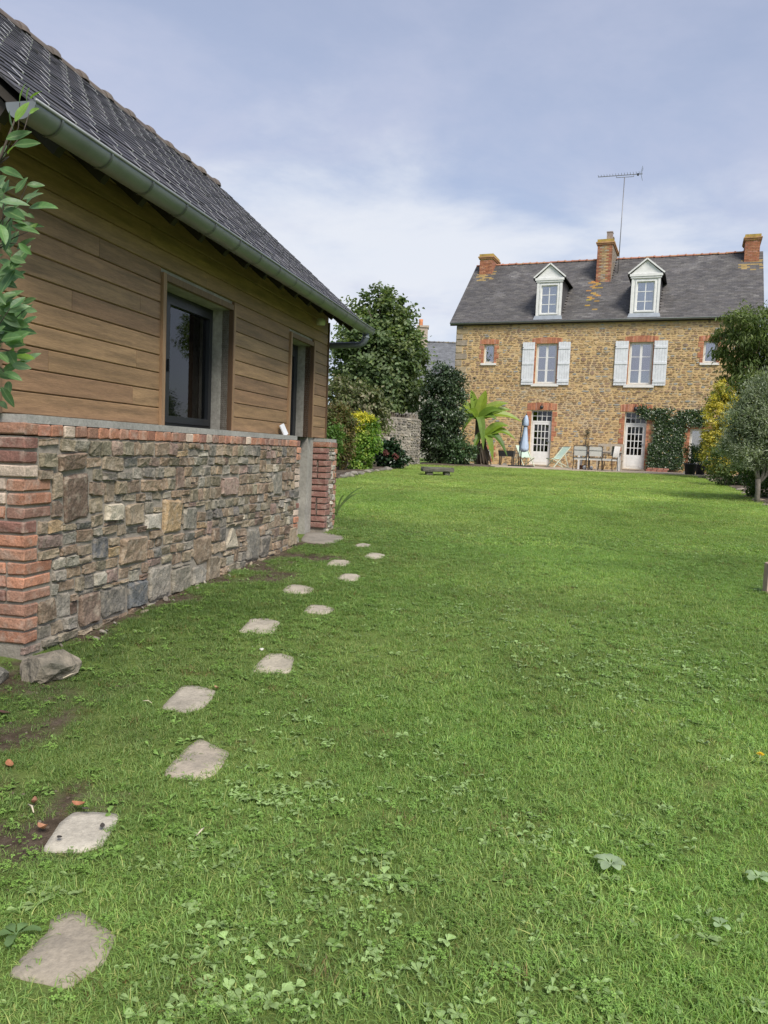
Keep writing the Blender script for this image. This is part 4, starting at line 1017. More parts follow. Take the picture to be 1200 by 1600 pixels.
# ---- sycamore behind the boundary wall
g = gpos(588, 33.0); b = g.z
E_ = [(0, 0, 4.0, 1.95, 1.7, 2.3), (-.5, 0, 5.6, 1.25, 1.1, 1.4), (.35, .1, 5.9, .95, .9, 1.45), (.9, 0, 4.4, 1.1, 1.1, 1.5), (-1.1, 0, 3.6, 1.1, 1.1, 1.7), (-.1, 0, 6.6, .55, .5, .75), (.75, -.1, 2.9, 1.2, .9, .9)]
plant('sycamore_tree', 'tall broad-leaved dark green tree with pale sunlit top behind the grey stone wall', 'tree', g, E_, 480, 56, .34, .155, .125,
      [(.115, .17, .068), (.135, .195, .075), (.095, .145, .062), (.19, .24, .09), (.16, .205, .105)], dict(base_r=.16, height=5.0, count=14), droop=.45, up=.8, inner=.35, round_=True)
# ---- dark camellia right of the wall
g = gpos(688, 31.5)
E_ = [(-.35, 0, 1.3, .7, .6, 1.0), (0, 0, 2.1, .92, .9, 1.7), (-.1, 0, 3.4, .62, .6, .85), (.30, 0, 2.9, .62, .6, 1.0), (.0, 0, 1.0, .85, .8, .9)]
plant('camellia_shrub', 'tall dark glossy evergreen shrub between the stone wall and the banana plant', 'shrub', g, E_, 420, 44, .24, .12, .065,
      [(.046, .078, .036), (.058, .094, .042), (.075, .112, .048), (.04, .066, .034)], dict(base_r=.06, height=2.6, count=12), mt='leaf_gloss', inner=.45)
# ---- rounded shrub before the banana
g = gpos(719, 31.0)
plant('rhododendron_shrub', 'low rounded mid-green shrub in front of the banana plant', 'shrub', g, [(0, 0, .52, .55, .5, .55), (-.25, 0, .35, .35, .35, .38), (.22, 0, .42, .36, .35, .42)], 110, 30, .16, .14, .055,
      [(.07, .13, .045), (.055, .105, .04), (.09, .15, .06)], dict(base_r=.03, height=.5, count=6), mt='leaf_gloss', droop=.3, up=.9)
# ---- clipped golden euonymus by the bed
g = gpos(565, 22.6)
e = plant('euonymus_shrub', 'boxy clipped shrub with bright yellow top and green variegated sides', 'shrub', g, [(0, 0, .75, .40, .38, .80), (-.05, 0, 1.15, .38, .36, .42), (.15, .05, .9, .36, .34, .7), (-.1, -.05, .45, .42, .36, .5)], 200, 34, .12, .085, .05,
      [(.15, .29, .045), (.21, .35, .055), (.12, .23, .045), (.29, .40, .08)], dict(base_r=.03, height=.9, count=8), inner=.6, up=.9, fname='green_foliage')
foliage('yellow_foliage', e, [(-.08, -.03, 1.52, .38, .36, .13), (-.2, -.25, 1.3, .2, .15, .2)], 70, 30, .11, .075, .042, [(.56, .50, .05), (.60, .55, .07), (.44, .46, .06)], up=1.0, inner=.2)
foliage('variegated_foliage', e, [(-.05, -.28, .85, .34, .14, .6)], 24, 9, .10, .08, .045, [(.36, .42, .10), (.42, .46, .12)], up=.8)
# ---- brownish shrub beside it
g = gpos(531, 21.6)
plant('photinia_shrub', 'bronze and olive tinted shrub at the corner of the shed', 'shrub', g, [(0, 0, .95, .36, .36, .95), (-.1, 0, 1.4, .34, .32, .5), (.1, 0, 1.2, .3, .3, .6)], 190, 36, .13, .085, .045,
      [(.13, .14, .045), (.16, .135, .05), (.11, .15, .045), (.19, .145, .055), (.14, .11, .05)], dict(base_r=.03, height=1.1, count=8), inner=.5)
g = gpos(517, 20.6)
plant('spurge_shrub', 'small fresh green shrub hugging the far corner of the shed', 'shrub', g, [(0, 0, .75, .28, .28, .60), (.08, 0, 1.0, .2, .2, .25)], 70, 20, .12, .10, .035, [(.12, .22, .045), (.10, .19, .04)], dict(base_r=.02, height=.7, count=5), up=1.0)
# ---- pale-leaved shrubs in front of the tree
g = gpos(548, 26.0)
plant('paniculate_shrub', 'loose grey-green shrub with faded pale flower heads behind the clipped yellow shrub', 'shrub', g, [(-.45, 0, 2.2, .6, .5, .75), (.35, 0, 2.15, .65, .5, .65), (.85, .1, 1.7, .5, .45, .6), (-.2, 0, 1.2, .8, .5, .9)], 190, 34, .19, .13, .075,
      [(.15, .18, .08), (.19, .20, .11), (.12, .15, .06), (.26, .24, .15)], dict(base_r=.04, height=1.8, count=9), droop=.5, round_=True)
# ---- hydrangea
g = gpos(607, 24.6); g.x += .05
h_ = plant('hydrangea', 'dark round hydrangea with two fading red flower heads below the stone wall', 'shrub', g, [(0, 0, .44, .46, .42, .48), (.18, 0, .33, .38, .36, .36), (-.2, 0, .5, .26, .26, .36)], 90, 26, .13, .12, .075, [(.022, .05, .018), (.028, .062, .02), (.018, .042, .018)], dict(base_r=.02, height=.4, count=6), mt='leaf_gloss', up=1.0, round_=True)
for x, z in ((-.14, .50), (.16, .40)): foliage('flower_head', h_, [(x, -.43, z, .075, .05, .065)], 26, 12, .03, .035, .03, [(.17, .055, .048), (.21, .075, .065), (.13, .05, .04)], mt='bloom', inner=.8)
# ---- right side: tall drooping tree, golden privet, olive, dark hedge
g = gpos(1172, 27.5)
E_ = [(.2, 0, 5.4, 1.7, 1.4, .75), (-.6, 0, 4.9, 1.1, 1.0, .75), (1.2, 0, 4.4, 1.5, 1.3, .9), (-.1, 0, 3.9, 1.1, 1.0, .9), (-.9, 0, 3.1, .8, .8, .7), (.6, .2, 3.2, 1.3, 1.0, 1.0), (2.2, .3, 5.2, 1.3, 1.2, .9)]
plant('mimosa_tree', 'airy green tree with drooping foliage tiers in front of the house corner', 'tree', g, E_, 520, 46, .28, .18, .05,
      [(.10, .145, .035), (.125, .17, .04), (.145, .19, .05), (.08, .12, .03)], dict(base_r=.11, height=4.2, count=16, m='bark'), droop=.9, up=.5, out=.5, inner=.45, flat=.5)
g = gpos(1124, 27.0)
pv = plant('golden_privet', 'tall bright yellow variegated hedge shrub at the right end of the terrace', 'shrub', g, [(-.05, 0, 1.9, .55, .5, 1.3), (.05, 0, 3.0, .35, .32, .65), (-.1, -.05, 1.1, .5, .5, .9), (.25, 0, 1.0, .5, .45, .9)], 300, 42, .15, .09, .05,
      [(.60, .50, .09), (.66, .56, .13), (.52, .47, .09), (.40, .40, .08)], dict(base_r=.035, height=2.2, count=10), inner=.6, up=.8, fname='yellow_foliage')
foliage('green_foliage', pv, [(.25, -.1, .75, .5, .42, .65), (.1, .1, 1.8, .4, .3, 1.0)], 110, 30, .14, .085, .05, [(.05, .09, .02), (.09, .13, .03)], inner=.3)
g = gpos(1158, 22.6)
plant('dark_hedge', 'low dark green hedge mass between the golden shrub and the olive tree', 'hedge', g, [(-.35, 0, .6, .55, .5, .62), (.3, -.3, .7, .6, .55, .72), (.9, -.6, .8, .7, .6, .8), (1.6, -1.0, .9, .8, .6, .9)], 300, 36, .17, .10, .05,
      [(.075, .12, .032), (.095, .145, .04), (.06, .10, .03), (.12, .155, .045)], dict(base_r=.03, height=.7, count=8), inner=.45)
g = gpos(1199, 17.6); g.x += .25
plant('leafy_hedge', 'fresh green leafy hedge right behind the olive trunk', 'hedge', g, [(0, 0, .5, .55, .45, .5), (.7, -.3, .6, .6, .5, .6), (-.3, .4, .5, .4, .4, .45)], 150, 30, .14, .095, .05, [(.07, .12, .028), (.09, .14, .035), (.055, .10, .022)], dict(base_r=.025, height=.5, count=5), inner=.45)
g = ground_at(1182, 786)
ol = empty('olive_tree', g, 0, 'silvery grey-green olive tree with forked pale trunk on the right of the lawn', 'tree')
tk = MB(); tk.tube([(0, 0, -.05), (.01, 0, .25), (-.01, 0, .52)], [.065, .050, .055], 10)
for a, r in ((((-.02, 0, .5), (-.10, .0, .75), (-.13, .02, 1.05), (-.2, 0, 1.5)), .032), (((.0, 0, .5), (-.02, .03, .8), (-.03, .04, 1.1), (.05, 0, 1.6)), .028), (((.02, 0, .45), (.10, .02, .62), (.12, 0, .95), (.25, 0, 1.5)), .032), (((.02, 0, .42), (.16, .0, .60), (.22, .02, .92), (.5, 0, 1.4)), .03)):
    tk.tube(a, [r*1.1, r, r*.8, r*.4], 8)
tk.build('trunk', M['bark'], ol)
foliage('crown', ol, [(-.25, 0, 1.55, .60, .58, .85), (.35, 0, 1.75, .75, .7, .95), (.05, -.1, 2.2, .6, .55, .60), (.9, .1, 1.7, .6, .6, .8), (-.45, .0, 1.25, .35, .35, .45)], 640, 70, .17, .080, .021,
        [(.27, .31, .20), (.32, .36, .245), (.21, .25, .155), (.38, .42, .30), (.16, .20, .12)], droop=-.25, up=.4, out=.5, rnd=.7, inner=.35, zmin=.72)
# ---- ivy on the facade
iv = empty('ivy', hp(1.9, -.05, 1.0), house.rotation_euler.z, 'dense dark ivy climbing the house front beside the right-hand glazed door', 'ivy')
def ivy_patch(x0, x1, z0, z1, n):
    return np.c_[rng.uniform(x0, x1, n), np.zeros(n), rng.uniform(z0, z1, n)]
pts = np.concatenate([ivy_patch(-.62, .62, .2, 2.78, 5200), ivy_patch(-.78, -.5, .2, 1.3, 700), ivy_patch(-1.35, -.3, 2.42, 2.78, 900), ivy_patch(.5, 1.45, 2.15, 2.75, 1300), ivy_patch(-1.4, -1.05, 2.25, 2.95, 260)])
ed = fnoise(pts[:, 0], pts[:, 2], 2.2, 4, 4)
edge = np.minimum(np.minimum(np.abs(pts[:, 0]+.62), np.abs(pts[:, 0]-.62)), np.abs(pts[:, 2]-2.8)); pts = pts[ed > .36+.16*np.exp(-edge/.12)*rng.random(len(pts))]
pts[:, 1] = -.03-.16*fnoise(pts[:, 0], pts[:, 2], 3.0, 1, 6)*rng.random(len(pts))**.5
pts[:, :1] += rng.normal(size=(len(pts), 1))*.06; pts[:, 2:] += rng.normal(size=(len(pts), 1))*.06
n = len(pts); D = norm(np.c_[rng.normal(size=n)*.6, -.4*np.ones(n), -.6+rng.normal(size=n)*.5]); Nn = norm(np.c_[rng.normal(size=n)*.4, -np.ones(n), .5+rng.normal(size=n)*.4])
V, Fc, k = leaf_arrays(pts, D, Nn, .075*(.7+.6*rng.random(n)), .075*(.7+.6*rng.random(n)), .1, True)
cc = np.array([(.042, .076, .022), (.055, .095, .028), (.034, .062, .022)])[rng.integers(0, 3, n)]*(.8+.4*rng.random(n))[:, None]
yl = rng.random(n) < .012; cc[yl] = (.25, .17, .03)
link('foliage', np_mesh('foliage', V, Fc, np.repeat(cc, k, 0), M['leaf_gloss']), iv)
st = MB()
for x in (-.3, 0, .25): st.tube([(x*.5, -.02, 0), (x, -.03, 1.0), (x*1.8, -.02, 2.2)], [.03, .02, .012], 6)
st.build('stem', M['dark_bark'], iv)
# ---- sparse climber on the facade between the doors
g = hp(-1.65, -.04, 1.03)
cl = empty('wall_climber', g, house.rotation_euler.z, 'thin half-bare climber trained up the house front behind the garden chairs', 'climber')
s_ = MB(); s_.tube([(0, 0, 0), (.02, 0, .6), (-.03, 0, 1.2), (.04, 0, 1.9)], [.02, .016, .012, .006], 6).tube([(0, 0, .7), (.12, 0, 1.2), (.10, 0, 1.6)], [.012, .01, .005], 5); s_.build('stem', M['dark_bark'], cl)
foliage('foliage', cl, [(0, -.02, .7, .10, .05, .6), (.03, -.02, 1.5, .07, .04, .4)], 26, 8, .07, .06, .04, [(.05, .07, .035), (.07, .075, .05)])
# ---- banana plant: each leaf a paddle of its own
g = gpos(747, 33.4)
bn_ = empty('banana_plant', g, 0, 'banana plant with big bright green paddle leaves at the left of the house', 'banana plant'); bn_.scale = (1.25, 1.25, 1.12)
def paddle(b, tip, w, sag, col, parent, mt='banana_leaf', seg=9):
    b, tip = Vector(b), Vector(tip); d = tip-b; side = d.cross(Vector((0, -.8, .6))).normalized(); up_ = side.cross(d).normalized()
    vs = []; fs = []
    for i in range(seg+1):
        t = i/seg; c = b+d*t+Vector((0, 0, sag*4*t*(1-t)*.5-sag*t*t*.6)); ww = w*(math.sin(math.pi*min(1, (.06+t*.94))**.75)**.65)*(.35 if t < .1 else 1)*(1+.10*random.uniform(-1, 1)); ww = max(ww, .012)
        vs += [c-side*ww/2+up_*ww*.16, c, c+side*ww/2+up_*ww*.16]
    for i in range(seg): a = i*3; fs += [(a, a+1, a+4, a+3), (a+1, a+2, a+5, a+4)]
    m_ = MB(); m_.add(vs, fs, None, False); return m_.build('leaf', M[mt], parent, col)
BC = [(.17, .26, .025), (.13, .22, .025), (.22, .30, .03), (.07, .14, .02)]
top1 = (-.1, 0, 1.75); top2 = (.15, -.1, 1.1)
for tip, w, sag in (((-.85, .1, 2.65), .34, .25), ((-.35, .1, 2.95), .32, .1), ((.15, 0, 2.95), .36, .1), ((.95, .0, 2.62), .36, .35), ((1.45, 0, 1.98), .36, .45), ((.55, -.3, 1.95), .34, .35), ((-1.0, -.1, 1.85), .30, .5), ((-.65, -.3, 1.5), .26, .6), ((.1, -.5, 1.1), .30, .9), ((-1.15, .0, 2.25), .32, .4), ((1.1, .2, 2.35), .34, .3), ((-.5, -.35, 2.2), .3, .3), ((.7, -.35, 2.3), .32, .35)):
    paddle(top1, tip, w*.98, sag*.9, random.choice(BC), bn_)
for tip, w, sag in (((1.0, -.2, 1.75), .34, .4), ((1.25, -.2, 1.30), .34, .55), ((.95, -.4, .75), .32, .7), ((.45, -.5, .55), .28, .7), ((-.25, -.4, .75), .24, .6)):
    paddle(top2, tip, w*.95, sag*.9, random.choice(BC), bn_)
MB().tube([(0, 0, -.05), (-.05, 0, .8), (-.1, 0, 1.8)], [.13, .11, .06], 10).tube([(.25, -.05, -.05), (.2, -.08, .6), (.15, -.1, 1.15)], [.10, .085, .05], 10).build('stem', M['dark_bark'], bn_)
for k in range(6): paddle((.1, -.1, .9), (.25+.18*math.cos(k), -.25+.1*math.sin(k*2), .08), .14, .1, (.055, .038, .02), bn_, 'banana_leaf')
# ---- strappy plant by the shed pier
g = ground_at(534, 768)
fx = empty('strap_leaf_plant', (g.x+.02, 11.2, float(gz(g.x, 11.2))), 0, 'small clump of pale green strap leaves poking out beside the brick pier', 'plant')
gx_ = at_depth(527, 740, 11.2); fx.location = (gx_.x, 11.2, float(gz(gx_.x, 11.2)))
for k in range(11):
    a = random.uniform(-.9, .9); l = random.uniform(.35, .62); paddle((random.uniform(-.04, .04), 0, .02), (math.sin(a)*l*.9, random.uniform(-.25, .15), l*(.85+.4*math.cos(a))*.75), .03, .12, random.choice([(.20, .27, .10), (.26, .32, .14), (.14, .22, .07)]), fx, seg=6)
# ================================================================ boundary wall, beds, bench
def rubble_wall(name, label, pts, z0, z1, th, cols, seed):
    """free-standing wall along a polyline, faces towards the camera side built of stones"""
    o = empty(name, (pts[0].x, pts[0].y, z0), 0, label, 'wall'); P = [Vector((p.x-pts[0].x, p.y-pts[0].y, 0)) for p in pts]
    core = MB(); st_ = MB(); run = 0; r = random.Random(seed)
    for i, (a, b) in enumerate(zip(P[:-1], P[1:])):
        d = (b-a).normalized(); nn = Vector((d.y, -d.x, 0)); L_ = (b-a).length
        core.add([a, b, b-nn*th, a-nn*th]+[p+Vector((0, 0, z1-z0)) for p in (a, b, b-nn*th, a-nn*th)], [(3,2,1,0),(4,5,6,7),(0,1,5,4),(1,2,6,5),(2,3,7,6),(3,0,4,7)])
        for x0, x1, c, e_ in pack(0, L_, 0, z1-z0, .03, (.10, .36), (.06, .14), [], seed+i):
            w, h = x1-x0-.022, e_-c-.02
            if w < .03 or h < .02: continue
            n = 8; ring = []
            for q in range(n): t = 2*math.pi*(q+.5)/n; cc, ss = math.cos(t), math.sin(t); rad = .5/((abs(cc)**4+abs(ss)**4)**.25)*(1-r.uniform(0, .16)); ring.append((rad*cc*w, rad*ss*h))
            dp_ = r.uniform(.01, .04); xm, zm = (x0+x1)/2, (c+e_)/2; k = r.uniform(.75, 1.2); col = tuple(v*k for v in r.choice(cols))
            st_.add([a+d*(xm+p)-nn*.01+Vector((0, 0, zm+q)) for p, q in ring]+[a+d*(xm+p*.85)+nn*dp_+Vector((0, 0, zm+q*.85)) for p, q in ring], [tuple(range(n, 2*n))]+[(q, (q+1) % n, n+(q+1) % n, n+q) for q in range(n)], col)
    c_ = core.build('core', M['mortar'], o); tag(st_.build('stones', M['house_stone'], o), kind='stuff')
    k = 0; s = 0.0; total = sum((b-a).length for a, b in zip(P[:-1], P[1:]))
    for a, b in zip(P[:-1], P[1:]):          # upright coping stones
        d = (b-a).normalized(); nn = Vector((d.y, -d.x, 0)); L_ = (b-a).length; s = 0
        while s < L_-.06:
            w = r.uniform(.06, .13); h = r.uniform(.10, .24); p = a+d*(s+w/2)-nn*th/2; kk = r.uniform(.8, 1.2)
            v, f = stone_shape(8, seed+900+k, exp=5, jit=.15); m_ = MB()
            m_.add([p+d*(x*w)+nn*(y*th*.45+.12*th)+Vector((0, 0, z1-z0+h/2-.02+zz*h)) for x, y, zz in v], f); m_.build('coping_stone', M['stone'], o, tuple(v_*kk for v_ in r.choice(cols))); s += w; k += 1
    return o
yw = 29.0
p0 = Vector((-9.5, 25.5, 0)); p1 = gpos(540, 27.6); p2 = gpos(603, 28.2); p3 = gpos(640, 28.9); p4 = gpos(653, 29.6); p5 = gpos(655, 31.5)
WC = [(.26, .235, .20), (.31, .28, .235), (.21, .19, .165), (.35, .32, .27), (.17, .155, .14), (.29, .25, .19)]
rubble_wall('boundary_wall', 'weathered grey rubble stone garden wall with jagged upright coping stones', [p0, p1, p2, p3, p4, p5], .85, 2.72, .4, WC, 5)
def strip_sheet(name, m, pts, lift):
    """soil bed: outline on the ground, domed a little"""
    mb = MB(); c = sum(pts, Vector())/len(pts); ring = []; n = len(pts)
    for i in range(n):
        a, b = pts[i], pts[(i+1) % n]
        for k in range(6): p = a.lerp(b, k/6); j = .05; ring.append(Vector((p.x+random.uniform(-j, j), p.y+random.uniform(-j, j), 0)))
    m_ = len(ring); vs = [(p.x, p.y, float(gz(p.x, p.y))+.006) for p in ring]
    for t, l in ((.93, lift*.7), (.6, lift)): vs += [((q:=c.lerp(p, t)).x, q.y, float(gz(q.x, q.y))+l) for p in ring]
    vs.append((c.x, c.y, float(gz(c.x, c.y))+lift)); fs = []
    for r in range(2):
        for k in range(m_): fs.append((r*m_+k, r*m_+(k+1) % m_, (r+1)*m_+(k+1) % m_, (r+1)*m_+k))
    fs += [(2*m_+k, 2*m_+(k+1) % m_, 3*m_) for k in range(m_)]
    mb.add(vs, fs, None, True); return tag(mb.build(name, M[m]), kind='structure')
bedL = [gpos(500, 16.5), gpos(535, 19.2), gpos(590, 22.8), gpos(628, 25.0), gpos(640, 28.6), gpos(596, 27.9), gpos(530, 27.3), gpos(440, 24)]
strip_sheet('planting_bed', 'soil', bedL, .06)
bedR = [ground_at(1088, 744.5), ground_at(1125, 755), ground_at(1165, 771), ground_at(1200, 791), gpos(1260, 15.0), gpos(1330, 18), gpos(1200, 26), gpos(1130, 29.2)]
strip_sheet('planting_bed', 'soil', bedR, .06)
bedM = [gpos(656, 30.2), gpos(690, 29.8), gpos(740, 29.9), gpos(768, 30.6), gpos(770, 33.5), gpos(735, 36), gpos(658, 34)]
strip_sheet('planting_bed', 'soil', bedM, .06)
def rock_mesh(seed, n=2, squash=1.0, rough=.28):
    bm = bmesh.new(); bmesh.ops.create_icosphere(bm, subdivisions=n, radius=1.0); r = random.Random(seed)
    cuts = [(Vector((r.gauss(0, 1), r.gauss(0, 1), r.gauss(0, 1))).normalized(), r.uniform(.55, .85)) for _ in range(7)]
    for v in bm.verts:
        for nn, d in cuts:
            e = v.co.dot(nn)-d
            if e > 0: v.co -= nn*e*.9
        v.co *= 1+r.uniform(-rough, rough)*.22
    me = bpy.data.meshes.new('rock'); bm.to_mesh(me); bm.free(); me.materials.append(M['rock']); return me
RK = [rock_mesh(i) for i in range(6)]
for i in range(13):          # edging stones of the left bed
    t = i/12; p = Vector(bedL[1]).lerp(bedL[2], min(1, t*1.6)) if t < .62 else Vector(bedL[2]).lerp(bedL[3], (t-.62)/.38)
    s = random.uniform(.08, .15)
    o = link('edging_stone', random.choice(RK), None, random.choice([(.22, .20, .17), (.27, .245, .20), (.18, .165, .14)]), (p.x+random.uniform(-.06, .06), p.y-.05, float(gz(p.x, p.y))+s*.25), (0, 0, random.uniform(0, 6)), (s*1.25, s, s*.62))
    tag(o, 'rough grey edging stone along the flower bed by the stone wall', 'stone', 'edging stones of the left bed')
for i in range(11):
    t = i/10; q = [Vector(bedR[k]) for k in range(4)]; k = min(2, int(t*3)); p = q[k].lerp(q[k+1], t*3-k); s = random.uniform(.07, .14)
    o = link('edging_stone', random.choice(RK), None, random.choice([(.34, .27, .20), (.30, .25, .19), (.26, .22, .17)]), (p.x+random.uniform(-.08, .08), p.y+.05, float(gz(p.x, p.y))+s*.2), (0, 0, random.uniform(0, 6)), (s*1.5, s, s*.5))
    tag(o, 'flat sandy edging stone along the bed below the olive tree', 'stone', 'edging stones of the right bed')
# ---- stone bench
bc = ground_at(683, 743); bl = ground_at(657, 741).x; br = ground_at(709, 742).x
be = empty('stone_bench', (bc.x, bc.y, float(gz(bc.x, bc.y))), R_(6), 'low mossy grey stone slab bench standing on the lawn', 'bench')
hwid = (.5*51/1200)*bc.y
def slab(name, parent, x0, x1, y0, y1, z0, z1, seed, m='rock', col=(.10, .095, .075)):
    bm = bmesh.new(); bmesh.ops.create_cube(bm, size=1); r = random.Random(seed)
    bmesh.ops.subdivide_edges(bm, edges=bm.edges, cuts=3, use_grid_fill=True)
    for v in bm.verts:
        x, y, z = v.co; v.co = Vector((x0+(x+.5)*(x1-x0), y0+(y+.5)*(y1-y0), z0+(z+.5)*(z1-z0)))
        e = (abs(x) > .45)+(abs(y) > .45)+(abs(z) > .45); s = .94 if e > 1 else 1
        v.co.x = (x0+x1)/2+(v.co.x-(x0+x1)/2)*s+r.uniform(-.02, .02)*(x1-x0)*.6; v.co.z += r.uniform(-.06, .06)*(z1-z0); v.co.y = (y0+y1)/2+(v.co.y-(y0+y1)/2)*s
    me = bpy.data.meshes.new(name); bm.to_mesh(me); bm.free(); me.materials.append(M[m]); return link(name, me, parent, col)
slab('seat', be, -hwid, hwid, -.22, .22, .11, .235, 3)
slab('support', be, -hwid*.72, -hwid*.30, -.17, .17, -.03, .115, 4); slab('support', be, hwid*.40, hwid*.74, -.17, .17, -.03, .115, 5)
# ================================================================ terrace furniture
def T(px, py): p = at_z(px, py, TZ); return Vector((p.x, p.y, TZ))
def tpos(px, y): P = at_depth(px, 725, y); return Vector((P.x, y, TZ))
HRZ = house.rotation_euler.z
# closed cantilever parasol
p = tpos(814, 33.2)
pa = empty('parasol', p, HRZ, 'folded pale blue cantilever parasol on a dark cross base by the left glazed door', 'parasol')
MB().box(-.48, .48, -.40, .40, 0, .05).build('base', M['plastic_black'], pa)
MB().tube([(-.02, .0, .05), (-.03, 0, 1.25)], .028, 8).tube([(-.11, 0, .05), (-.10, 0, 1.0), (-.03, 0, 2.0), (.13, 0, 2.22)], .020, 8).build('mast', M['dark_steel'], pa)
cn = MB(); n = 16; prof = [(.035, 2.20), (.075, 2.12), (.10, 1.95), (.115, 1.78), (.07, 1.72), (.085, 1.5), (.13, 1.1), (.175, .80), (.165, .68), (.03, .64)]
vs = []; fs = []
for r, z in prof:
    for k in range(n): a = 2*math.pi*k/n; rr = r*(1+.22*(1 if k % 2 else -1)*(r > .08)); vs.append((.12+rr*math.cos(a)-.02*(2.2-z), rr*math.sin(a), z+(.03*(1 if k % 2 else -1) if z < .9 else 0)))
for i in range(len(prof)-1):
    for k in range(n): fs.append((i*n+k, i*n+(k+1) % n, (i+1)*n+(k+1) % n, (i+1)*n+k))
cn.add(vs, fs, None, True); cn.build('canopy', M['fabric_blue'], pa)
MB().lathe([(.09, 1.70), (.095, 1.74), (.09, 1.77)], 12, (.11, 0)).build('strap', M['plastic_black'], pa)
MB().box(-.14, -.04, -.04, .04, .95, 1.08).bar((-.09, -.04, 1.02), (-.2, -.08, 1.02), .02).build('crank', M['plastic_black'], pa)
MB().lathe([(.0, 2.20), (.03, 2.20), (.02, 2.27), (.0, 2.28)], 8, (.12, 0)).build('finial', M['dark_steel'], pa)
# deck chairs
def deck_chair(px, y, rz, label, flip=1):
    o = empty('deck_chair', tpos(px, y), rz, label, 'deck chair', 'folding deck chairs by the left door')
    f = flip; W = .27
    for s in (-W, W):
        MB().bar((-.36*f, s, .02), (.42*f, s, .92), .035).build('back_rail', M['wood_mint'], o)
        MB().bar((.46*f, s*.86, .02), (-.42*f, s*.86, .40), .032).build('seat_rail', M['wood_mint'], o)
        MB().bar((.40*f, s*.94, .02), (.17*f, s*.94, .62), .026).build('prop', M['wood_mint'], o)
    MB().bar((.42*f, -W, .92), (.42*f, W, .92), .035).bar((-.42*f, -W*.86, .40), (-.42*f, W*.86, .40), .035).bar((.46*f, -W, .03), (.46*f, W, .03), .03).build('cross_bar', M['wood_mint'], o)
    sl_ = MB(); n = 10; pts = []
    for i in range(n+1):
        t = i/n; x = (.42+(-.84)*t)*f; z = .93*(1-t)+.41*t-.30*math.sin(math.pi*min(1, t*1.05))*(.55+.45*t); pts.append((x, z))
    for (xa, za), (xb, zb) in zip(pts[:-1], pts[1:]): sl_.add([(xa, -W+.03, za), (xb, -W+.03, zb), (xb, W-.03, zb), (xa, W-.03, za)], [(0, 1, 2, 3)], None, True)
    sl_.build('sling', M['fabric_mint'], o)
deck_chair(871, 33.0, HRZ+R_(42), 'pale mint canvas deck chair right of the left glazed door, back to the dining chairs')
deck_chair(820, 34.6, HRZ+R_(132), 'pale mint canvas deck chair half hidden behind the folded parasol')
# planter trough on legs
o = empty('planter_trough', tpos(791, 34.6), HRZ, 'black rectangular trough on four legs against the stone facade', 'trough')
tb = MB(); tb.add([(-.32,-.17,.40),(.32,-.17,.40),(.32,.17,.40),(-.32,.17,.40),(-.36,-.2,.66),(.36,-.2,.66),(.36,.2,.66),(-.36,.2,.66),(-.33,-.17,.62),(.33,-.17,.62),(.33,.17,.62),(-.33,.17,.62)], [(3,2,1,0),(0,1,5,4),(1,2,6,5),(2,3,7,6),(3,0,4,7),(4,5,9,8),(5,6,10,9),(6,7,11,10),(7,4,8,11),(8,9,10,11)]); tb.build('trough', M['plastic_black'], o)
for sx in (-.28, .28):
    for sy in (-.14, .14): MB().box(sx-.02, sx+.02, sy-.02, sy+.02, 0, .41).build('leg', M['plastic_black'], o)
# dining chairs
def dining_chair(px, y, rz, label, towel=False):
    o = empty('garden_chair', tpos(px, y), rz, label, 'chair', 'metal garden chairs round the terrace table')
    W = .26
    for s in (-W, W):
        MB().tube([(s, -.30, 0), (s, -.26, .45), (s, -.33, .93)], .016, 8).build('rear_leg', M['dark_steel'], o)
        MB().tube([(s, .32, 0), (s, .24, .44), (s, .22, .62)], .016, 8).build('front_leg', M['dark_steel'], o)
        MB().bar((s, -.29, .64), (s, .25, .64), .045, .022).build('armrest', M['dark_steel'], o)
    MB().tube([(-W, -.33, .92), (-W*.8, -.335, .97), (W*.8, -.335, .97), (W, -.33, .92)], .016, 8).tube([(-W, -.27, .5), (W, -.27, .5)], .012, 6).tube([(-W, -.30, .78), (W, -.30, .78)], .012, 6).build('back_frame', M['dark_steel'], o)
    MB().add([(-.24, -.33, .93), (.24, -.33, .93), (.24, -.268, .56), (-.24, -.268, .56), (-.24, -.31, .93), (.24, -.31, .93), (.24, -.245, .56), (-.24, -.245, .56)], [(0,1,2,3),(7,6,5,4),(0,4,5,1),(1,5,6,2),(2,6,7,3),(3,7,4,0)]).build('backrest', M['fabric_pale'], o)
    MB().box(-.27, .27, -.25, .24, .40, .485).build('seat', M['fabric_pale'], o)
    return o
d1 = dining_chair(908, 31.0, HRZ+R_(-4), 'garden chair with pale sling back, the one nearest the deck chair')
d2 = dining_chair(930.5, 31.0, HRZ+R_(2), 'garden chair with pale sling back tucked at the middle of the table')
d3 = dining_chair(950, 30.9, HRZ+R_(72), 'dark garden chair turned sideways at the table end with a white towel over it')
tw = MB(); W = .285
tw.add([(-W, -.30, .55), (W, -.30, .55), (W, -.36, .985), (-W, -.36, .985), (-W, -.26, .985), (W, -.26, .985), (W, -.20, .60), (-W, -.20, .60)], [(0,1,2,3),(3,2,5,4),(4,5,6,7)], None, True)
t_ = tw.build('towel', M['fabric_pale']); t_.matrix_world = Matrix.Translation(d3.location) @ Matrix.Rotation(d3.rotation_euler.z, 4, 'Z'); tag(t_, 'white towel hung over the back of the sideways garden chair', 'towel')
o = empty('garden_table', tpos(936, 31.9), HRZ, 'white-legged garden table with dark top behind the garden chairs', 'table')
MB().box(-.85, .85, -.42, .42, .70, .735).build('table_top', M['dark_steel'], o)
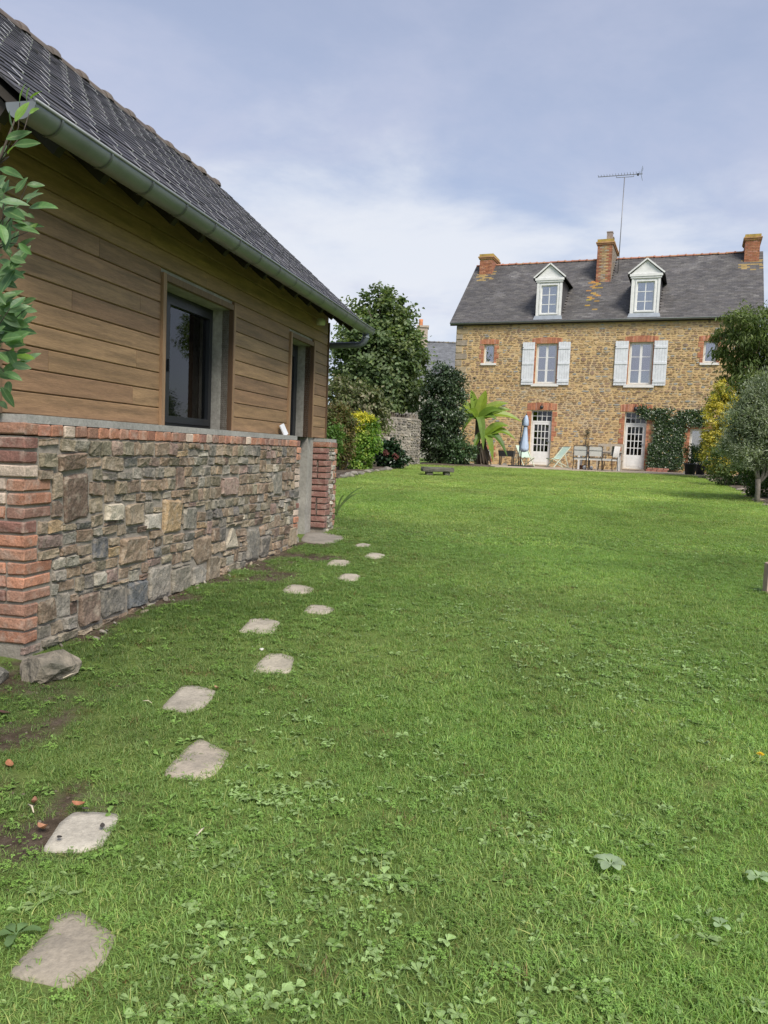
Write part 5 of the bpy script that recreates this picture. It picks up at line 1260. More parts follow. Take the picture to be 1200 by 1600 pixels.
for sx in (-.78, .78):
    for sy in (-.36, .36): MB().box(sx-.035, sx+.035, sy-.035, sy+.035, 0, .70).build('leg', M['white_paint'], o)
# wooden slatted bench back with square openings, against the wall
o = empty('wooden_bench', tpos(953, 34.0), HRZ, 'pale wooden bench with square openings in its back against the facade', 'bench')
fb = MB(); fb.box(-.55, .55, -.02, .02, 1.02, 1.14).box(-.55, .55, -.02, .02, .70, .84)
for i in range(5): x = -.55+i*.25; fb.box(x, x+.10, -.018, .018, .84, 1.02)
fb.build('backrest', M['wood_pale'], o); MB().box(-.55, .55, -.5, -.02, .42, .46).build('seat', M['wood_pale'], o)
for sx in (-.5, .5): MB().box(sx-.03, sx+.03, -.02, .03, 0, .70).box(sx-.03, sx+.03, -.5, -.44, 0, .42).build('leg', M['wood_pale'], o)
# small terracotta logs and two white lanterns under the table
for i in range(8):
    p = tpos(904+ (i % 4)*2.6, 32.6); m_ = MB(); m_.tube([(0, -.15, 0), (0, .15, 0)], .045, 8)
    o = m_.build('log', mat('cut_wood', 'obj', var=.3, scale=8, bump=.3, rough=.9) if 'cut_wood' not in M else M['cut_wood'], None, random.choice([(.33, .15, .08), (.26, .13, .08), (.38, .21, .13)])); o.location = (p.x+.045*(i//4), p.y, TZ+.045+(i//4)*.082); o.rotation_euler = (0, 0, HRZ)
    tag(o, 'short reddish log in the little pile under the garden table', 'log', 'logs under the table')
for px, r in ((913.5, .075), (924.5, .07)):
    p = tpos(px, 31.5); m_ = MB(); m_.lathe([(.02, 0), (r*.8, .02), (r, .08), (r*.8, .14), (r*.45, .165), (.0, .17)], 14); o = m_.build('globe_lantern', M['white_paint']); o.location = p
    tag(o, 'small round white lantern on the terrace under the table', 'lantern', 'white lanterns')
# pots
def pot(px, y, r, h, label):
    o = empty('plant_pot', tpos(px, y), 0, label, 'pot', 'black plant pots at the terrace end')
    MB().lathe([(.0, .0), (r*.72, .0), (r*.94, h*.86), (r*1.03, h*.87), (r*1.05, h), (r*.93, h), (r*.9, h*.9), (.0, h*.9)], 22).build('pot', M['plastic_black'], o)
    MB().lathe([(.0, h*.93), (r*.9, h*.91)], 16).build('earth', M['soil'], o)
    foliage('foliage', o, [(0, 0, h+.36, .26, .24, .38), (.05, 0, h+.58, .16, .15, .22)], 46, 18, .10, .08, .035, [(.055, .105, .025), (.075, .13, .03), (.05, .09, .025)])
    MB().tube([(0, 0, h*.9), (.02, 0, h+.5)], [.018, .008], 6).build('stem', M['dark_bark'], o)
pot(1079, 30.1, .25, .44, 'wide black plastic pot with a leafy shrub, clear of the golden hedge'); pot(1095, 30.8, .22, .42, 'black plastic pot half hidden behind the wider one')
# low brick planter by the ivy
o = empty('brick_edging', hp(1.5, -.32, TZ), HRZ, 'low edging of loose red bricks at the foot of the ivy', 'edging')
for r in range(2):
    for i in range(4): brick(o, -.46+i*.23+(r*.06), -.25+i*.23+(r*.06), -.055, .055, r*.085, r*.085+.075, random.choice([(.40, .17, .12), (.45, .22, .16), (.36, .15, .11)]))
# wooden stake at the right edge of the lawn
g = ground_at(1203, 928); o = MB().box(-.05, .05, -.04, .04, -.05, .27).add([(-.05,-.04,.27),(.05,-.04,.27),(.05,.04,.27),(-.05,.04,.27),(0,0,.30)], [(0,1,4),(1,2,4),(2,3,4),(3,0,4)]).build('wooden_stake', mat('stake_wood', rgb=(.42, .31, .24), var=.2, scale=12, bump=.3, rough=.85)); o.location = (g.x, g.y, float(gz(g.x, g.y)))
tag(o, 'short pinkish wooden stake standing alone in the lawn', 'stake')
# ================================================================ stepping stones (outlines traced to the ground, then given thickness)
STEPS = [
 ([(10,1530),(40,1495),(75,1465),(80,1440),(122,1425),(145,1440),(183,1465),(172,1490),(165,1510),(110,1550),(60,1545)], 'largest stepping stone, grey and pear-shaped, first of the row', (.235, .215, .18)),
 ([(65,1335),(80,1312),(92,1290),(115,1272),(190,1273),(175,1300),(160,1325),(125,1338)], 'pale whitish stepping stone with dead leaves lying on its edge', (.33, .32, .285)),
 ([(252,1213),(275,1190),(290,1172),(312,1158),(335,1168),(360,1178),(348,1200),(335,1215),(310,1222)], 'squarish stepping stone, third of the row from the pear-shaped one', (.285, .26, .22)),
 ([(251,1108),(268,1090),(285,1073),(312,1074),(338,1083),(328,1098),(315,1108),(290,1114)], 'five-sided stepping stone with a curled dead leaf at its corner', (.28, .265, .23)),
 ([(390,1050),(405,1036),(420,1022),(442,1024),(460,1030),(456,1044),(452,1052),(430,1055)], 'stepping stone beside a small white pebble in the grass', (.295, .28, .235)),
 ([(371,990),(382,978),(392,968),(418,968),(438,974),(432,984),(425,992)], 'stepping stone, sixth of the row from the pear-shaped one', (.30, .285, .245)),
 ([(474,958),(478,951),(485,946),(508,947),(524,952),(516,958),(505,961)], 'stepping stone, seventh of the row from the pear-shaped one', (.30, .28, .245)),
 ([(440,925),(446,919),(455,914),(478,916),(491,920),(485,929),(460,929)], 'stepping stone, eighth of the row, on the side nearer the wall', (.31, .29, .25)),
 ([(526,905),(531,900),(540,897),(556,898),(564,901),(560,908),(540,909)], 'stepping stone, fourth back from the doorway slab', (.31, .29, .25)),
 ([(510,884),(513,879),(520,875),(540,876),(549,878),(542,885)], 'stepping stone, third back from the doorway slab', (.31, .29, .25)),
 ([(569,871),(572,867),(580,864.5),(594,866),(602,868),(597,873),(580,874)], 'stepping stone, second back from the doorway slab', (.31, .295, .255)),
 ([(553,855),(557,851),(566,849.5),(580,852),(575,856)], 'small stepping stone just off the doorway slab', (.30, .285, .25)),
 ([(470,846),(473,838),(480,832),(505,833),(538,839),(533,845),(520,850),(495,849)], 'broad dark flat doorstep slab at the shed doorway', (.19, .18, .165))]
STEP_POLY = []
for pts, lab, col in STEPS:
    ring = [ground_at(*p) for p in pts]; c = sum(ring, Vector())/len(ring); dense = []
    for i in range(len(ring)):
        a, b = ring[i], ring[(i+1) % len(ring)]
        for k in range(5): q = a.lerp(b, k/5); q = q+(q-c)*random.uniform(-.02, .025); dense.append(q)
    for _ in range(1): dense = [(dense[i-1]+dense[i]*2+dense[(i+1) % len(dense)])/4 for i in range(len(dense))]
    STEP_POLY.append(np.array([(p.x, p.y) for p in dense])); n = len(dense); h = .006
    loc = Vector((c.x, c.y, float(gz(c.x, c.y)))); vs = []; prof = [(1.02, -.04), (1.0, h-.008), (.975, h), (.72, h+.003), (.4, h+.004)]
    for s, z in prof:
        for p in dense: q = c.lerp(p, s); vs.append((q.x-loc.x, q.y-loc.y, float(gz(q.x, q.y))-loc.z+z+random.uniform(-.0012, .0012)))
    vs.append((0, 0, h+.004)); fs = []
    for r in range(len(prof)-1):
        for k in range(n): fs.append((r*n+k, r*n+(k+1) % n, (r+1)*n+(k+1) % n, (r+1)*n+k))
    fs += [((len(prof)-1)*n+k, (len(prof)-1)*n+(k+1) % n, len(prof)*n) for k in range(n)]
    mb = MB(); mb.add(vs, fs, None, True); o = mb.build('stepping_stone' if 'slab' not in lab.split('doorway')[-1] or 'step' == '' else 'stepping_stone', M['flag'], None, (col[0]*1.28, col[1]*1.21, col[2]*1.12))
    if 'doorstep' in lab: o.name = 'doorstep'
    o.location = loc; tag(o, lab, 'stepping stone' if 'doorstep' not in lab else 'doorstep', 'stepping stones along the shed')
def in_poly(x, y, poly, grow=1.0):
    c = poly.mean(0); q = c+(poly-c)*grow; ins = np.zeros(len(x), bool); j = len(q)-1
    for i in range(len(q)):
        xi, yi = q[i]; xj, yj = q[j]; cond = ((yi > y) != (yj > y)) & (x < (xj-xi)*(y-yi)/(yj-yi+1e-12)+xi); ins ^= cond; j = i
    return ins
# ---- rock at the near corner and footing rubble
rk = ground_at(62, 1068)
o = link('rock', rock_mesh(41, 3, rough=.5), None, (.225, .195, .15), (rk.x, rk.y+.10, float(gz(rk.x, rk.y))+.03), (.1, .1, .5), (.165, .14, .115)); tag(o, 'big angular grey rock at the foot of the brick corner', 'rock')
o = link('rock', rock_mesh(43, 2), None, (.20, .19, .16), (rk.x-.26, rk.y+.02, float(gz(rk.x, rk.y))+.02), (.1, .3, 1.5), (.12, .10, .06)); tag(o, 'smaller dark rock left of the angular one under the brick corner', 'rock')
for i in range(20):
    u = random.uniform(.05, 3.2); w = random.uniform(.02, .14); p = P0+SU*u+SW*w; s = random.uniform(.010, .026)
    o = link('rubble_chip', random.choice(RK), None, random.choice([(.34, .31, .26), (.28, .25, .21), (.22, .19, .155), (.30, .25, .18)]), (p.x, p.y, float(gz(p.x, p.y))+s*.2), (random.random(), random.random(), random.random()*6), (s*1.4, s, s*.6))
    tag(o, 'pale mortar or stone chip lying in the soil at the foot of the wall', 'chip', 'rubble chips along the wall')
for px, py, s in ((409, 1017, .016), (395, 1012, .008)):
    g = ground_at(px, py); o = link('pebble', RK[2], None, (.55, .53, .48), (g.x, g.y, g.z+s*.5), None, (s, s, s*.7)); tag(o, 'small white pebble in the grass by the stepping stones', 'pebble', 'white pebbles')

# ================================================================ laurel beside the shed: each leaf in view is a part
def laurel_mesh(seed):
    r = random.Random(seed); n = 8; vs = []; fs = []; bend = r.uniform(.05, .22); tw = r.uniform(-.25, .25); wv = r.uniform(.0, .02)
    for i in range(n+1):
        t = i/n; w = .42*math.sin(math.pi*min(1, t*.97+.03))**.8*(1-.15*t)*.9+.006; z = -bend*t*t; a = tw*t
        for s, f in ((-1, 1), (-.5, .45), (0, 0), (.5, .45), (1, 1)):
            x = s*w*.5; vs.append((x*math.cos(a), t, z+abs(s)*w*.16+x*math.sin(a)+wv*math.sin(9*t+s)))
    for i in range(n):
        for k in range(4): fs.append((i*5+k, i*5+k+1, (i+1)*5+k+1, (i+1)*5+k))
    mb = MB(); mb.add(vs, fs, None, True); return mb.mesh('leaf', M['laurel_leaf'])
LM = [laurel_mesh(i) for i in range(5)]
LD = 2.35
Lr = Vector((-1.62, 2.45, 0)); Lr.z = float(gz(Lr.x, Lr.y))
laurel = empty('laurel_bush', Lr, 0, 'glossy green laurel bush with bright young shoot reaching in front of the shed', 'bush')
LEAVES = [(95,125,105,25,1),(130,120,125,50,1),(150,105,195,62,1),(75,215,135,115,1),(140,175,185,150,1),(65,255,38,165,0),(30,300,150,260,0),(70,330,190,312,0),(5,400,20,310,0),(40,370,60,320,1),(0,440,100,470,0),
 (75,560,130,480,0),(130,520,215,520,0),(110,590,205,555,0),(140,630,260,605,0),(130,610,180,535,0),(20,560,40,490,0),(0,600,135,600,0),(20,640,115,680,0),(60,690,130,700,0),(135,745,180,700,1),(135,655,165,680,0),(0,710,30,790,0),
 (80,830,165,770,0),(90,800,150,855,0),(0,940,65,870,0),(30,930,115,965,0),(50,870,120,890,0),(0,980,65,1000,0),(20,1100,55,1050,0),(90,1185,140,1085,0),(110,1090,170,1062,0),(120,1120,175,1125,0),(105,1190,175,1150,0),(20,1130,75,1210,0),
 (0,1170,60,1185,0),(40,1250,115,1230,0),(45,1290,120,1285,0),(40,1360,65,1300,1),(70,1345,165,1350,1),(20,1420,100,1450,0),(60,1385,140,1395,0),(0,1500,50,1530,0),(40,1465,40,1530,0),(0,1560,30,1590,0),(5,640,60,580,0),(-10,560,30,610,0),
 (0,1060,45,1120,0),(10,1225,55,1300,0),(-5,1330,40,1370,0),(0,880,60,905,0),(0,800,60,850,0),(20,720,75,740,0),(-20,500,35,540,0),(-10,1400,40,1440,0),(60,640,100,600,0),(30,1180,80,1140,0)]
LC = [(.085, .17, .058), (.10, .195, .064), (.07, .145, .06), (.12, .21, .08), (.15, .24, .12)]
def put_leaf(parent, B_, T_, wid, col, roll):
    d = T_-B_; l = d.length; y = d.normalized(); z0_ = Vector((random.uniform(-.35, .35), -.85, .5)); x = y.cross(z0_).normalized(); z = x.cross(y); rot = Matrix((x, y, z)).transposed() @ Matrix.Rotation(roll, 3, 'Y')
    o = link('leaf', random.choice(LM), parent, col); o.matrix_local = Matrix.Translation(B_-Lr) @ rot.to_4x4() @ Matrix.Diagonal((l*wid, l, l, 1)); return o
tips = []
for bx_, by_, tx_, ty_, yg in LEAVES:
    y0 = LD+random.uniform(-.12, .12); y1 = y0-random.uniform(-.02, .05)
    B_ = at_depth(bx_/3.077, 120+by_/3.077, y0); T_ = at_depth(tx_/3.077, 120+ty_/3.077, y1)
    col = random.choice([(.17, .30, .05), (.20, .34, .06)]) if yg else jit(random.choice(LC), .22)
    put_leaf(laurel, B_, T_, random.uniform(1.1, 1.35) if (T_-B_).length < .07 else random.uniform(.95, 1.15), col, random.uniform(-.35, .35)); tips.append(B_)
for k in range(84):
    py = random.choice((random.uniform(285, 430), random.uniform(440, 520), random.uniform(500, 610))); px = random.triangular(-45, 40, -5); B_ = at_depth(px, py, LD+random.uniform(-.12, .2)); an = random.gauss(.2, .9); ll = random.uniform(.045, .09); T_ = B_+Vector((math.cos(an)*ll, random.uniform(-.05, .03), math.sin(an)*ll))
    put_leaf(laurel, B_, T_, random.uniform(1.0, 1.25), jit(random.choice(LC), .22), random.uniform(-.4, .4)); tips.append(B_)
st = MB()
def twig(a, b, r0, r1): a, b = Vector(a), Vector(b); m_ = (a+b)/2+Vector((.03, 0, .02)); st.tube([a-Lr, m_-Lr, b-Lr], [r0, (r0+r1)/2, r1], 6)
axis_ = [Lr+Vector((0, 0, -.02)), Lr+Vector((.05, .0, .8)), at_depth(-55, 560, LD), at_depth(-30, 400, LD), at_depth(-5, 260, LD), at_depth(30, 170, LD)]
st.tube([p-Lr for p in axis_], [.018, .014, .009, .006, .004, .002], 8)
for k, B_ in enumerate(tips):
    if k % 4 == 0:
        q = min(axis_[2:], key=lambda p: abs(p.z+.12-B_.z)); twig(q, B_, .0022, .001)
st.build('stem', M['dark_bark'], laurel)
# the body of the bush, left of the picture
m0 = LM[0]
body = []
for k in range(260):
    z = random.uniform(.9, 2.35); p = Vector((Lr.x-.05+random.gauss(-.28, .20), Lr.y+random.gauss(.05, .22), z))
    if project(p)[0] > -35: continue
    d = Vector((random.gauss(0, 1), random.gauss(0, 1), random.uniform(-.4, .6))).normalized(); body.append((p, d))
Pb = np.array([tuple(p-Lr) for p, d in body]); Db = np.array([tuple(d) for p, d in body]); nB = len(body)
V, Fc, k = leaf_arrays(Pb, Db, norm(rnd_unit(nB)*.5+np.array([0, 0, 1])), .11*(.8+.4*rng.random(nB)), .045*(.8+.4*rng.random(nB)), .15, True)
link('foliage', np_mesh('foliage', V, Fc, np.repeat(np.array(LC)[rng.integers(0, 5, nB)], k, 0), M['leaf_gloss']), laurel)

# ================================================================ lawn: grass, clover and weeds as scattered tufts
def inst_leaf_mat(name, rough=.55, transl=.3):
    m, nt, b, out = nodes(name); N = nt.nodes.new; L = nt.links.new
    a = N('ShaderNodeAttribute'); a.attribute_type = 'INSTANCER'; a.attribute_name = 'tint'
    v = N('ShaderNodeAttribute'); v.attribute_name = 'col'
    mu = N('ShaderNodeVectorMath'); mu.operation = 'MULTIPLY'; L(a.outputs['Vector'], mu.inputs[0]); L(v.outputs['Color'], mu.inputs[1])
    L(mu.outputs[0], b.inputs['Base Color']); b.inputs['Roughness'].default_value = rough; b.inputs['Specular IOR Level'].default_value = .35
    t = N('ShaderNodeBsdfTranslucent'); sc = N('ShaderNodeVectorMath'); sc.operation = 'MULTIPLY'; L(mu.outputs[0], sc.inputs[0]); sc.inputs[1].default_value = (1.25, 1.35, .6)
    L(sc.outputs[0], t.inputs[0]); ms = N('ShaderNodeMixShader'); ms.inputs[0].default_value = transl
    L(b.outputs[0], ms.inputs[1]); L(t.outputs[0], ms.inputs[2]); L(ms.outputs[0], out.inputs[0]); return m
inst_leaf_mat('grass_blade', .5, .42)
inst_leaf_mat('weed_leaf', .42, .2)
def tuft(seed, blades, rad, h, w, flop=.8):
    r = random.Random(seed); mb = MB()
    for _ in range(blades):
        a = r.uniform(0, 6.283); q = rad*math.sqrt(r.random()); bx_, by_ = q*math.cos(a), q*math.sin(a); az = r.uniform(0, 6.283); hh = h*r.uniform(.45, 1.15); le = flop*r.uniform(.15, 1.0)
        dx, dy = math.cos(az), math.sin(az); px_, py_ = -dy, dx; ww = w*r.uniform(.6, 1.2); k = r.uniform(.75, 1.2); c = (k*r.uniform(.9, 1.12), k, k*r.uniform(.85, 1.1))
        if r.random() < .08: c = (1.8*k, 1.3*k, 1.6*k)
        elif r.random() < .2: c = (.75*k, .8*k, .8*k)
        vs = []
        for t, wf_ in ((0, 1), (.45, .85), (.8, .55)):
            o_ = le*t*t*hh; z = hh*t*(1-.28*le*t)
            vs += [(bx_+dx*o_-px_*ww*wf_/2, by_+dy*o_-py_*ww*wf_/2, z), (bx_+dx*o_+px_*ww*wf_/2, by_+dy*o_+py_*ww*wf_/2, z)]
        vs.append((bx_+dx*le*hh*1.05, by_+dy*le*hh*1.05, hh*(1-.30*le))); mb.add(vs, [(0,1,3,2),(2,3,5,4),(4,5,6)], c)
    return mb
def clover(seed, n, rad, h, s):
    r = random.Random(seed); mb = MB()
    for _ in range(n):
        a = r.uniform(0, 6.283); q = rad*math.sqrt(r.random()); c0 = Vector((q*math.cos(a), q*math.sin(a), h*r.uniform(.5, 1.1))); k = r.uniform(.8, 1.2); rot = r.uniform(0, 6.283); tilt = Vector((r.uniform(-.35, .35), r.uniform(-.35, .35), 1)).normalized()
        ex = tilt.cross(Vector((0, 1, 0))).normalized(); ey = tilt.cross(ex)
        for j in range(3):
            b = rot+j*2.094; d = ex*math.cos(b)+ey*math.sin(b); sd = tilt.cross(d); ss = s*r.uniform(.8, 1.2)
            mb.add([c0, c0+d*ss*.55+sd*ss*.42+tilt*ss*.1, c0+d*ss*1.0+sd*ss*.2, c0+d*ss*.92, c0+d*ss*1.0-sd*ss*.2, c0+d*ss*.55-sd*ss*.42+tilt*ss*.1], [(0,1,2,3),(0,3,4,5)], (k, k, k))
    return mb
def rosette(seed, n, l, w, up_):
    r = random.Random(seed); mb = MB()
    for i in range(n):
        a = 6.283*(i+r.uniform(-.3, .3))/n*1.0+i*2.4; ll = l*r.uniform(.55, 1.1); ww = w*r.uniform(.8, 1.15); d = Vector((math.cos(a), math.sin(a), 0)); sd = Vector((-d.y, d.x, 0)); e = up_*r.uniform(.2, 1.0); k = r.uniform(.8, 1.2); vs = []
        for t, f in ((0, .12), (.3, .45), (.62, 1), (.85, .8), (1, .12)):
            c = d*ll*t+Vector((0, 0, .006+ll*e*math.sin(t*2.2)*.6)); vs += [c-sd*ww*f/2+Vector((0, 0, ww*.12*f)), c, c+sd*ww*f/2+Vector((0, 0, ww*.12*f))]
        fs = []
        for q in range(4): b = q*3; fs += [(b, b+1, b+4, b+3), (b+1, b+2, b+5, b+4)]
        mb.add(vs, fs, (k, k, k), True)
    return mb
def source(prefix, mbs, m):
    c = bpy.data.collections.new(prefix+'_source')
    for i, mb in enumerate(mbs): c.objects.link(bpy.data.objects.new('%s_%02d' % (prefix, i), mb.mesh(prefix, m)))
    return c
def scatter(name, P, yaw, tilt, scl, ix, tint, coll, label):
    n = len(P); me = bpy.data.meshes.new(name); me.vertices.add(n); me.vertices.foreach_set('co', P.astype(np.float32).ravel())
    def at(nm, ty, arr, key): a = me.attributes.new(nm, ty, 'POINT'); a.data.foreach_set(key, arr.ravel())
    at('rot', 'FLOAT_VECTOR', np.c_[tilt, yaw].astype(np.float32), 'vector'); at('scl', 'FLOAT', scl.astype(np.float32), 'value'); at('idx', 'INT', ix.astype(np.int32), 'value'); at('tint', 'FLOAT_VECTOR', tint.astype(np.float32), 'vector')
    o = link(name, me); ng = bpy.data.node_groups.new(name, 'GeometryNodeTree'); ng.interface.new_socket('Geometry', in_out='INPUT', socket_type='NodeSocketGeometry'); ng.interface.new_socket('Geometry', in_out='OUTPUT', socket_type='NodeSocketGeometry')
    N = ng.nodes.new; L = ng.links.new; gi, go = N('NodeGroupInput'), N('NodeGroupOutput'); ip = N('GeometryNodeInstanceOnPoints'); ci = N('GeometryNodeCollectionInfo'); ci.inputs['Collection'].default_value = coll; ci.inputs['Separate Children'].default_value = True; ci.inputs['Reset Children'].default_value = True
    def na(nm, ty): q = N('GeometryNodeInputNamedAttribute'); q.data_type = ty; q.inputs['Name'].default_value = nm; return q.outputs['Attribute']
    L(gi.outputs[0], ip.inputs['Points']); L(ci.outputs[0], ip.inputs['Instance']); ip.inputs['Pick Instance'].default_value = True; L(na('idx', 'INT'), ip.inputs['Instance Index']); L(na('rot', 'FLOAT_VECTOR'), ip.inputs['Rotation']); L(na('scl', 'FLOAT'), ip.inputs['Scale']); L(ip.outputs[0], go.inputs[0])
    md = o.modifiers.new('scatter', 'NODES'); md.node_group = ng; tag(o, label, None, None, 'stuff'); o['category'] = 'grass' if 'grass' in name else 'weeds'; return o
BEDS = [np.array([(p.x, p.y) for p in b]) for b in (bedL, bedR, bedM)]+[np.array([(p.x, p.y) for p in tp])]
def lawn_points(y0, y1, dens, margin=1.35):
    ymid = (y0+y1)/2; hw_l, hw_r = .56*y1*margin, .56*y1*margin
    x0, x1 = -hw_l, hw_r+.02*y1; n = int((x1-x0)*(y1-y0)*dens); x = rng.uniform(x0, x1, n); y = rng.uniform(y0, y1, n)
    keep = (np.abs(x-.02*y) < (.53*y+.5)*margin)
    u, w = shed_uw(x, y); keep &= ~((u > -.03) & (u < 6.1) & (w < .03) & (w > -4.2)); keep &= ~((u > 4.45) & (u < 5.6) & (w < .05))
    s, d = house_sd(x, y); keep &= ~((d > -.02))
    for b in BEDS: keep &= ~in_poly(x, y, b, .99)
    for q in STEP_POLY: keep &= ~in_poly(x, y, q, .97)
    keep &= ~((y > 30.3))
    return x[keep], y[keep]
src_g = source('grass_tuft', [tuft(i, 44, .055, .026, .0027, 1.5) for i in range(4)]+[tuft(20+i, 44, .06, .021, .0029, 2.2) for i in range(3)]+[tuft(30, 26, .05, .034, .0027, 1.3)], M['grass_blade'])
src_f = source('far_tuft', [tuft(40+i, 50, .16, .030, .0080, 2.0) for i in range(4)], M['grass_blade'])
src_w = source('weed', [clover(60+i, 16, .05, .032, .0105) for i in range(3)]+[rosette(70+i, 9, .045, .020, .6) for i in range(3)]+[rosette(80+i, 7, .065, .030, .45) for i in range(2)], M['weed_leaf'])
def tints(x, y, base=(.222, .352, .092)):
    a = fnoise(x, y, .55, 2, 9); b = fnoise(x, y, 2.4, 8, 3); c = rng.random(len(x)); k = (.50+.70*a+.36*b)*(.85+.3*c)
    yl = np.clip((fnoise(x, y, .9, 11, 5)-.45)*2.2, 0, 1)
    t = np.array(base)[None]*k[:, None]; t[:, 0] *= 1+.26*yl; t[:, 1] *= 1+.10*yl; t[:, 2] *= 1+.3*yl
    u_, w_ = shed_uw(x, y); moss_shade = np.exp(-np.clip(w_-.3, 0, 9)/.9)*(u_ < 7)*(y > 0); t *= (1-.30*moss_shade)[:, None]; t[:, 2] *= 1+.15*moss_shade  # mossy tone and soft shade by the shed wall, both put into the tint
    dry = rng.random(len(x)) < .02; t[dry] = np.array([.20, .17, .07]); return t
def lift(x, y): return np.where(y < 13, .012*(fnoise(x, y, 6)-.5)-.008*bare(x, y), 0)
def zone(name, y0, y1, dens, coll, nvar, sc, label, base=(.222, .352, .092), margin=1.35):
    x, y = lawn_points(y0, y1, dens, margin); b = bare(x, y); keep = rng.random(len(x)) > b*.78; x, y, b = x[keep], y[keep], b[keep]
    n = len(x); z = gz(x, y)+lift(x, y)-.002
    s = sc*(.7+.55*rng.random(n))*(1-.35*b)*(.8+.45*fnoise(x, y, 1.1, 6, 6)); ix = rng.integers(0, nvar, n)
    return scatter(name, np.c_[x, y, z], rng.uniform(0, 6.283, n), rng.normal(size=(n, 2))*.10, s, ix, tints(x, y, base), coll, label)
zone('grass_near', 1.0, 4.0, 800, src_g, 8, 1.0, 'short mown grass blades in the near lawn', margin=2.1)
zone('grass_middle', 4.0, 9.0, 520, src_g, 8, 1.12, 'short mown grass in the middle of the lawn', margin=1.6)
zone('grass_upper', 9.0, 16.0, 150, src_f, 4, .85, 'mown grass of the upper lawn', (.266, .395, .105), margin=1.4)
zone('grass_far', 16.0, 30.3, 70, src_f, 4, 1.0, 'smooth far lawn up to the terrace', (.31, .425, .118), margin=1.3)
# weeds in patches
x, y = lawn_points(1.0, 10.0, 560, 1.2); pt = fnoise(x, y, 1.25, 21, 4)+.25*(fnoise(x, y, 4.0, 3, 3)-.5); pr = sstep(.50, .68, pt)*.55+.22
keep = rng.random(len(x)) < pr*(1-.8*bare(x, y)); x, y = x[keep], y[keep]; n = len(x); z = gz(x, y)+lift(x, y)
ix = rng.choice([0, 1, 2, 3, 4, 5, 6, 7], n, p=[.20, .20, .20, .115, .115, .11, .03, .03])
pale = fnoise(x, y, 1.0, 31, 14) > .53
tn = np.where((ix[:, None] < 3), np.array([[.17, .29, .06]]), np.where(pale[:, None], np.array([[.26, .36, .14]]), np.array([[.19, .31, .08]])))*(.8+.4*rng.random(n))[:, None]
scatter('lawn_weeds', np.c_[x, y, z+.004], rng.uniform(0, 6.283, n), rng.normal(size=(n, 2))*.12, (.34+.36*rng.random(n)), ix, tn, src_w, 'clover and small broad-leaved weeds growing through the lawn')
# dense pale rosettes seen as patches in the photograph
cl = []
for px, py, rad, cnt in ((390,1235,.16,34),(430,1250,.12,20),(500,1400,.22,46),(560,1370,.12,16),(350,1565,.16,40),(300,1530,.12,20),(420,1590,.10,14),(1000,1060,.45,60),(900,1040,.35,40),(1080,1045,.4,50),(760,1240,.14,16),(690,1225,.10,10),(650,1180,.15,14),(870,1310,.14,16),(1010,1310,.15,18),(1110,1450,.08,8),(520,1245,.08,8),(620,1390,.14,14),(830,1530,.16,22),(640,1575,.15,24),(700,960,.4,30),(800,980,.5,40),(320,1340,.10,12),(470,1140,.14,12)):
    g = ground_at(px, py)
    for _ in range(int(cnt*1.5)): cl.append((g.x+random.gauss(0, rad*.75), g.y+random.gauss(0, rad*.75)))
x, y = np.array(cl).T; ok = np.ones(len(x), bool)
for q in STEP_POLY: ok &= ~in_poly(x, y, q, 1.15)
x, y = x[ok], y[ok]; n = len(x); z = gz(x, y)+lift(x, y)+.008
scatter('rosette_weeds', np.c_[x, y, z], rng.uniform(0, 6.283, n), rng.normal(size=(n, 2))*.10, (.26+.34*rng.random(n)), rng.integers(3, 8, n), np.array([[.26, .37, .14]])*(.75+.5*rng.random(n))[:, None], src_w, 'patches of pale green leafy rosettes in the lawn')
# crumbs of earth and small stones on the bare strip
crumbs = []
for i in range(4):
    me_ = rock_mesh(200+i, 1); v_ = [tuple(v.co) for v in me_.vertices]; f_ = [tuple(p.vertices) for p in me_.polygons]; m_ = MB(); m_.add(v_, f_, (1, 1, 1)); crumbs.append(m_)
src_c = source('crumb', crumbs, inst_leaf_mat('crumb_earth', .95, .0))
x = rng.uniform(-3.2, 0.6, 60000); y = rng.uniform(1.2, 9.0, 60000); u, w = shed_uw(x, y)
keep = (rng.random(60000) < bare(x, y)*.45) & ~((u > -.03) & (u < 6.1) & (w < .01))
for q in STEP_POLY: keep &= ~in_poly(x, y, q, 1.03)
x, y = x[keep], y[keep]; n = len(x)
tn = np.array([[.10, .075, .055], [.07, .052, .038], [.16, .135, .105], [.05, .037, .028]])[rng.integers(0, 4, n)]
scatter('earth_crumbs', np.c_[x, y, gz(x, y)+lift(x, y)-.001], rng.uniform(0, 6.28, n), rng.normal(size=(n, 2)), .002+.008*rng.random(n)**3, rng.integers(0, 4, n), tn, src_c, 'crumbs of earth and grit on the bare soil by the shed')
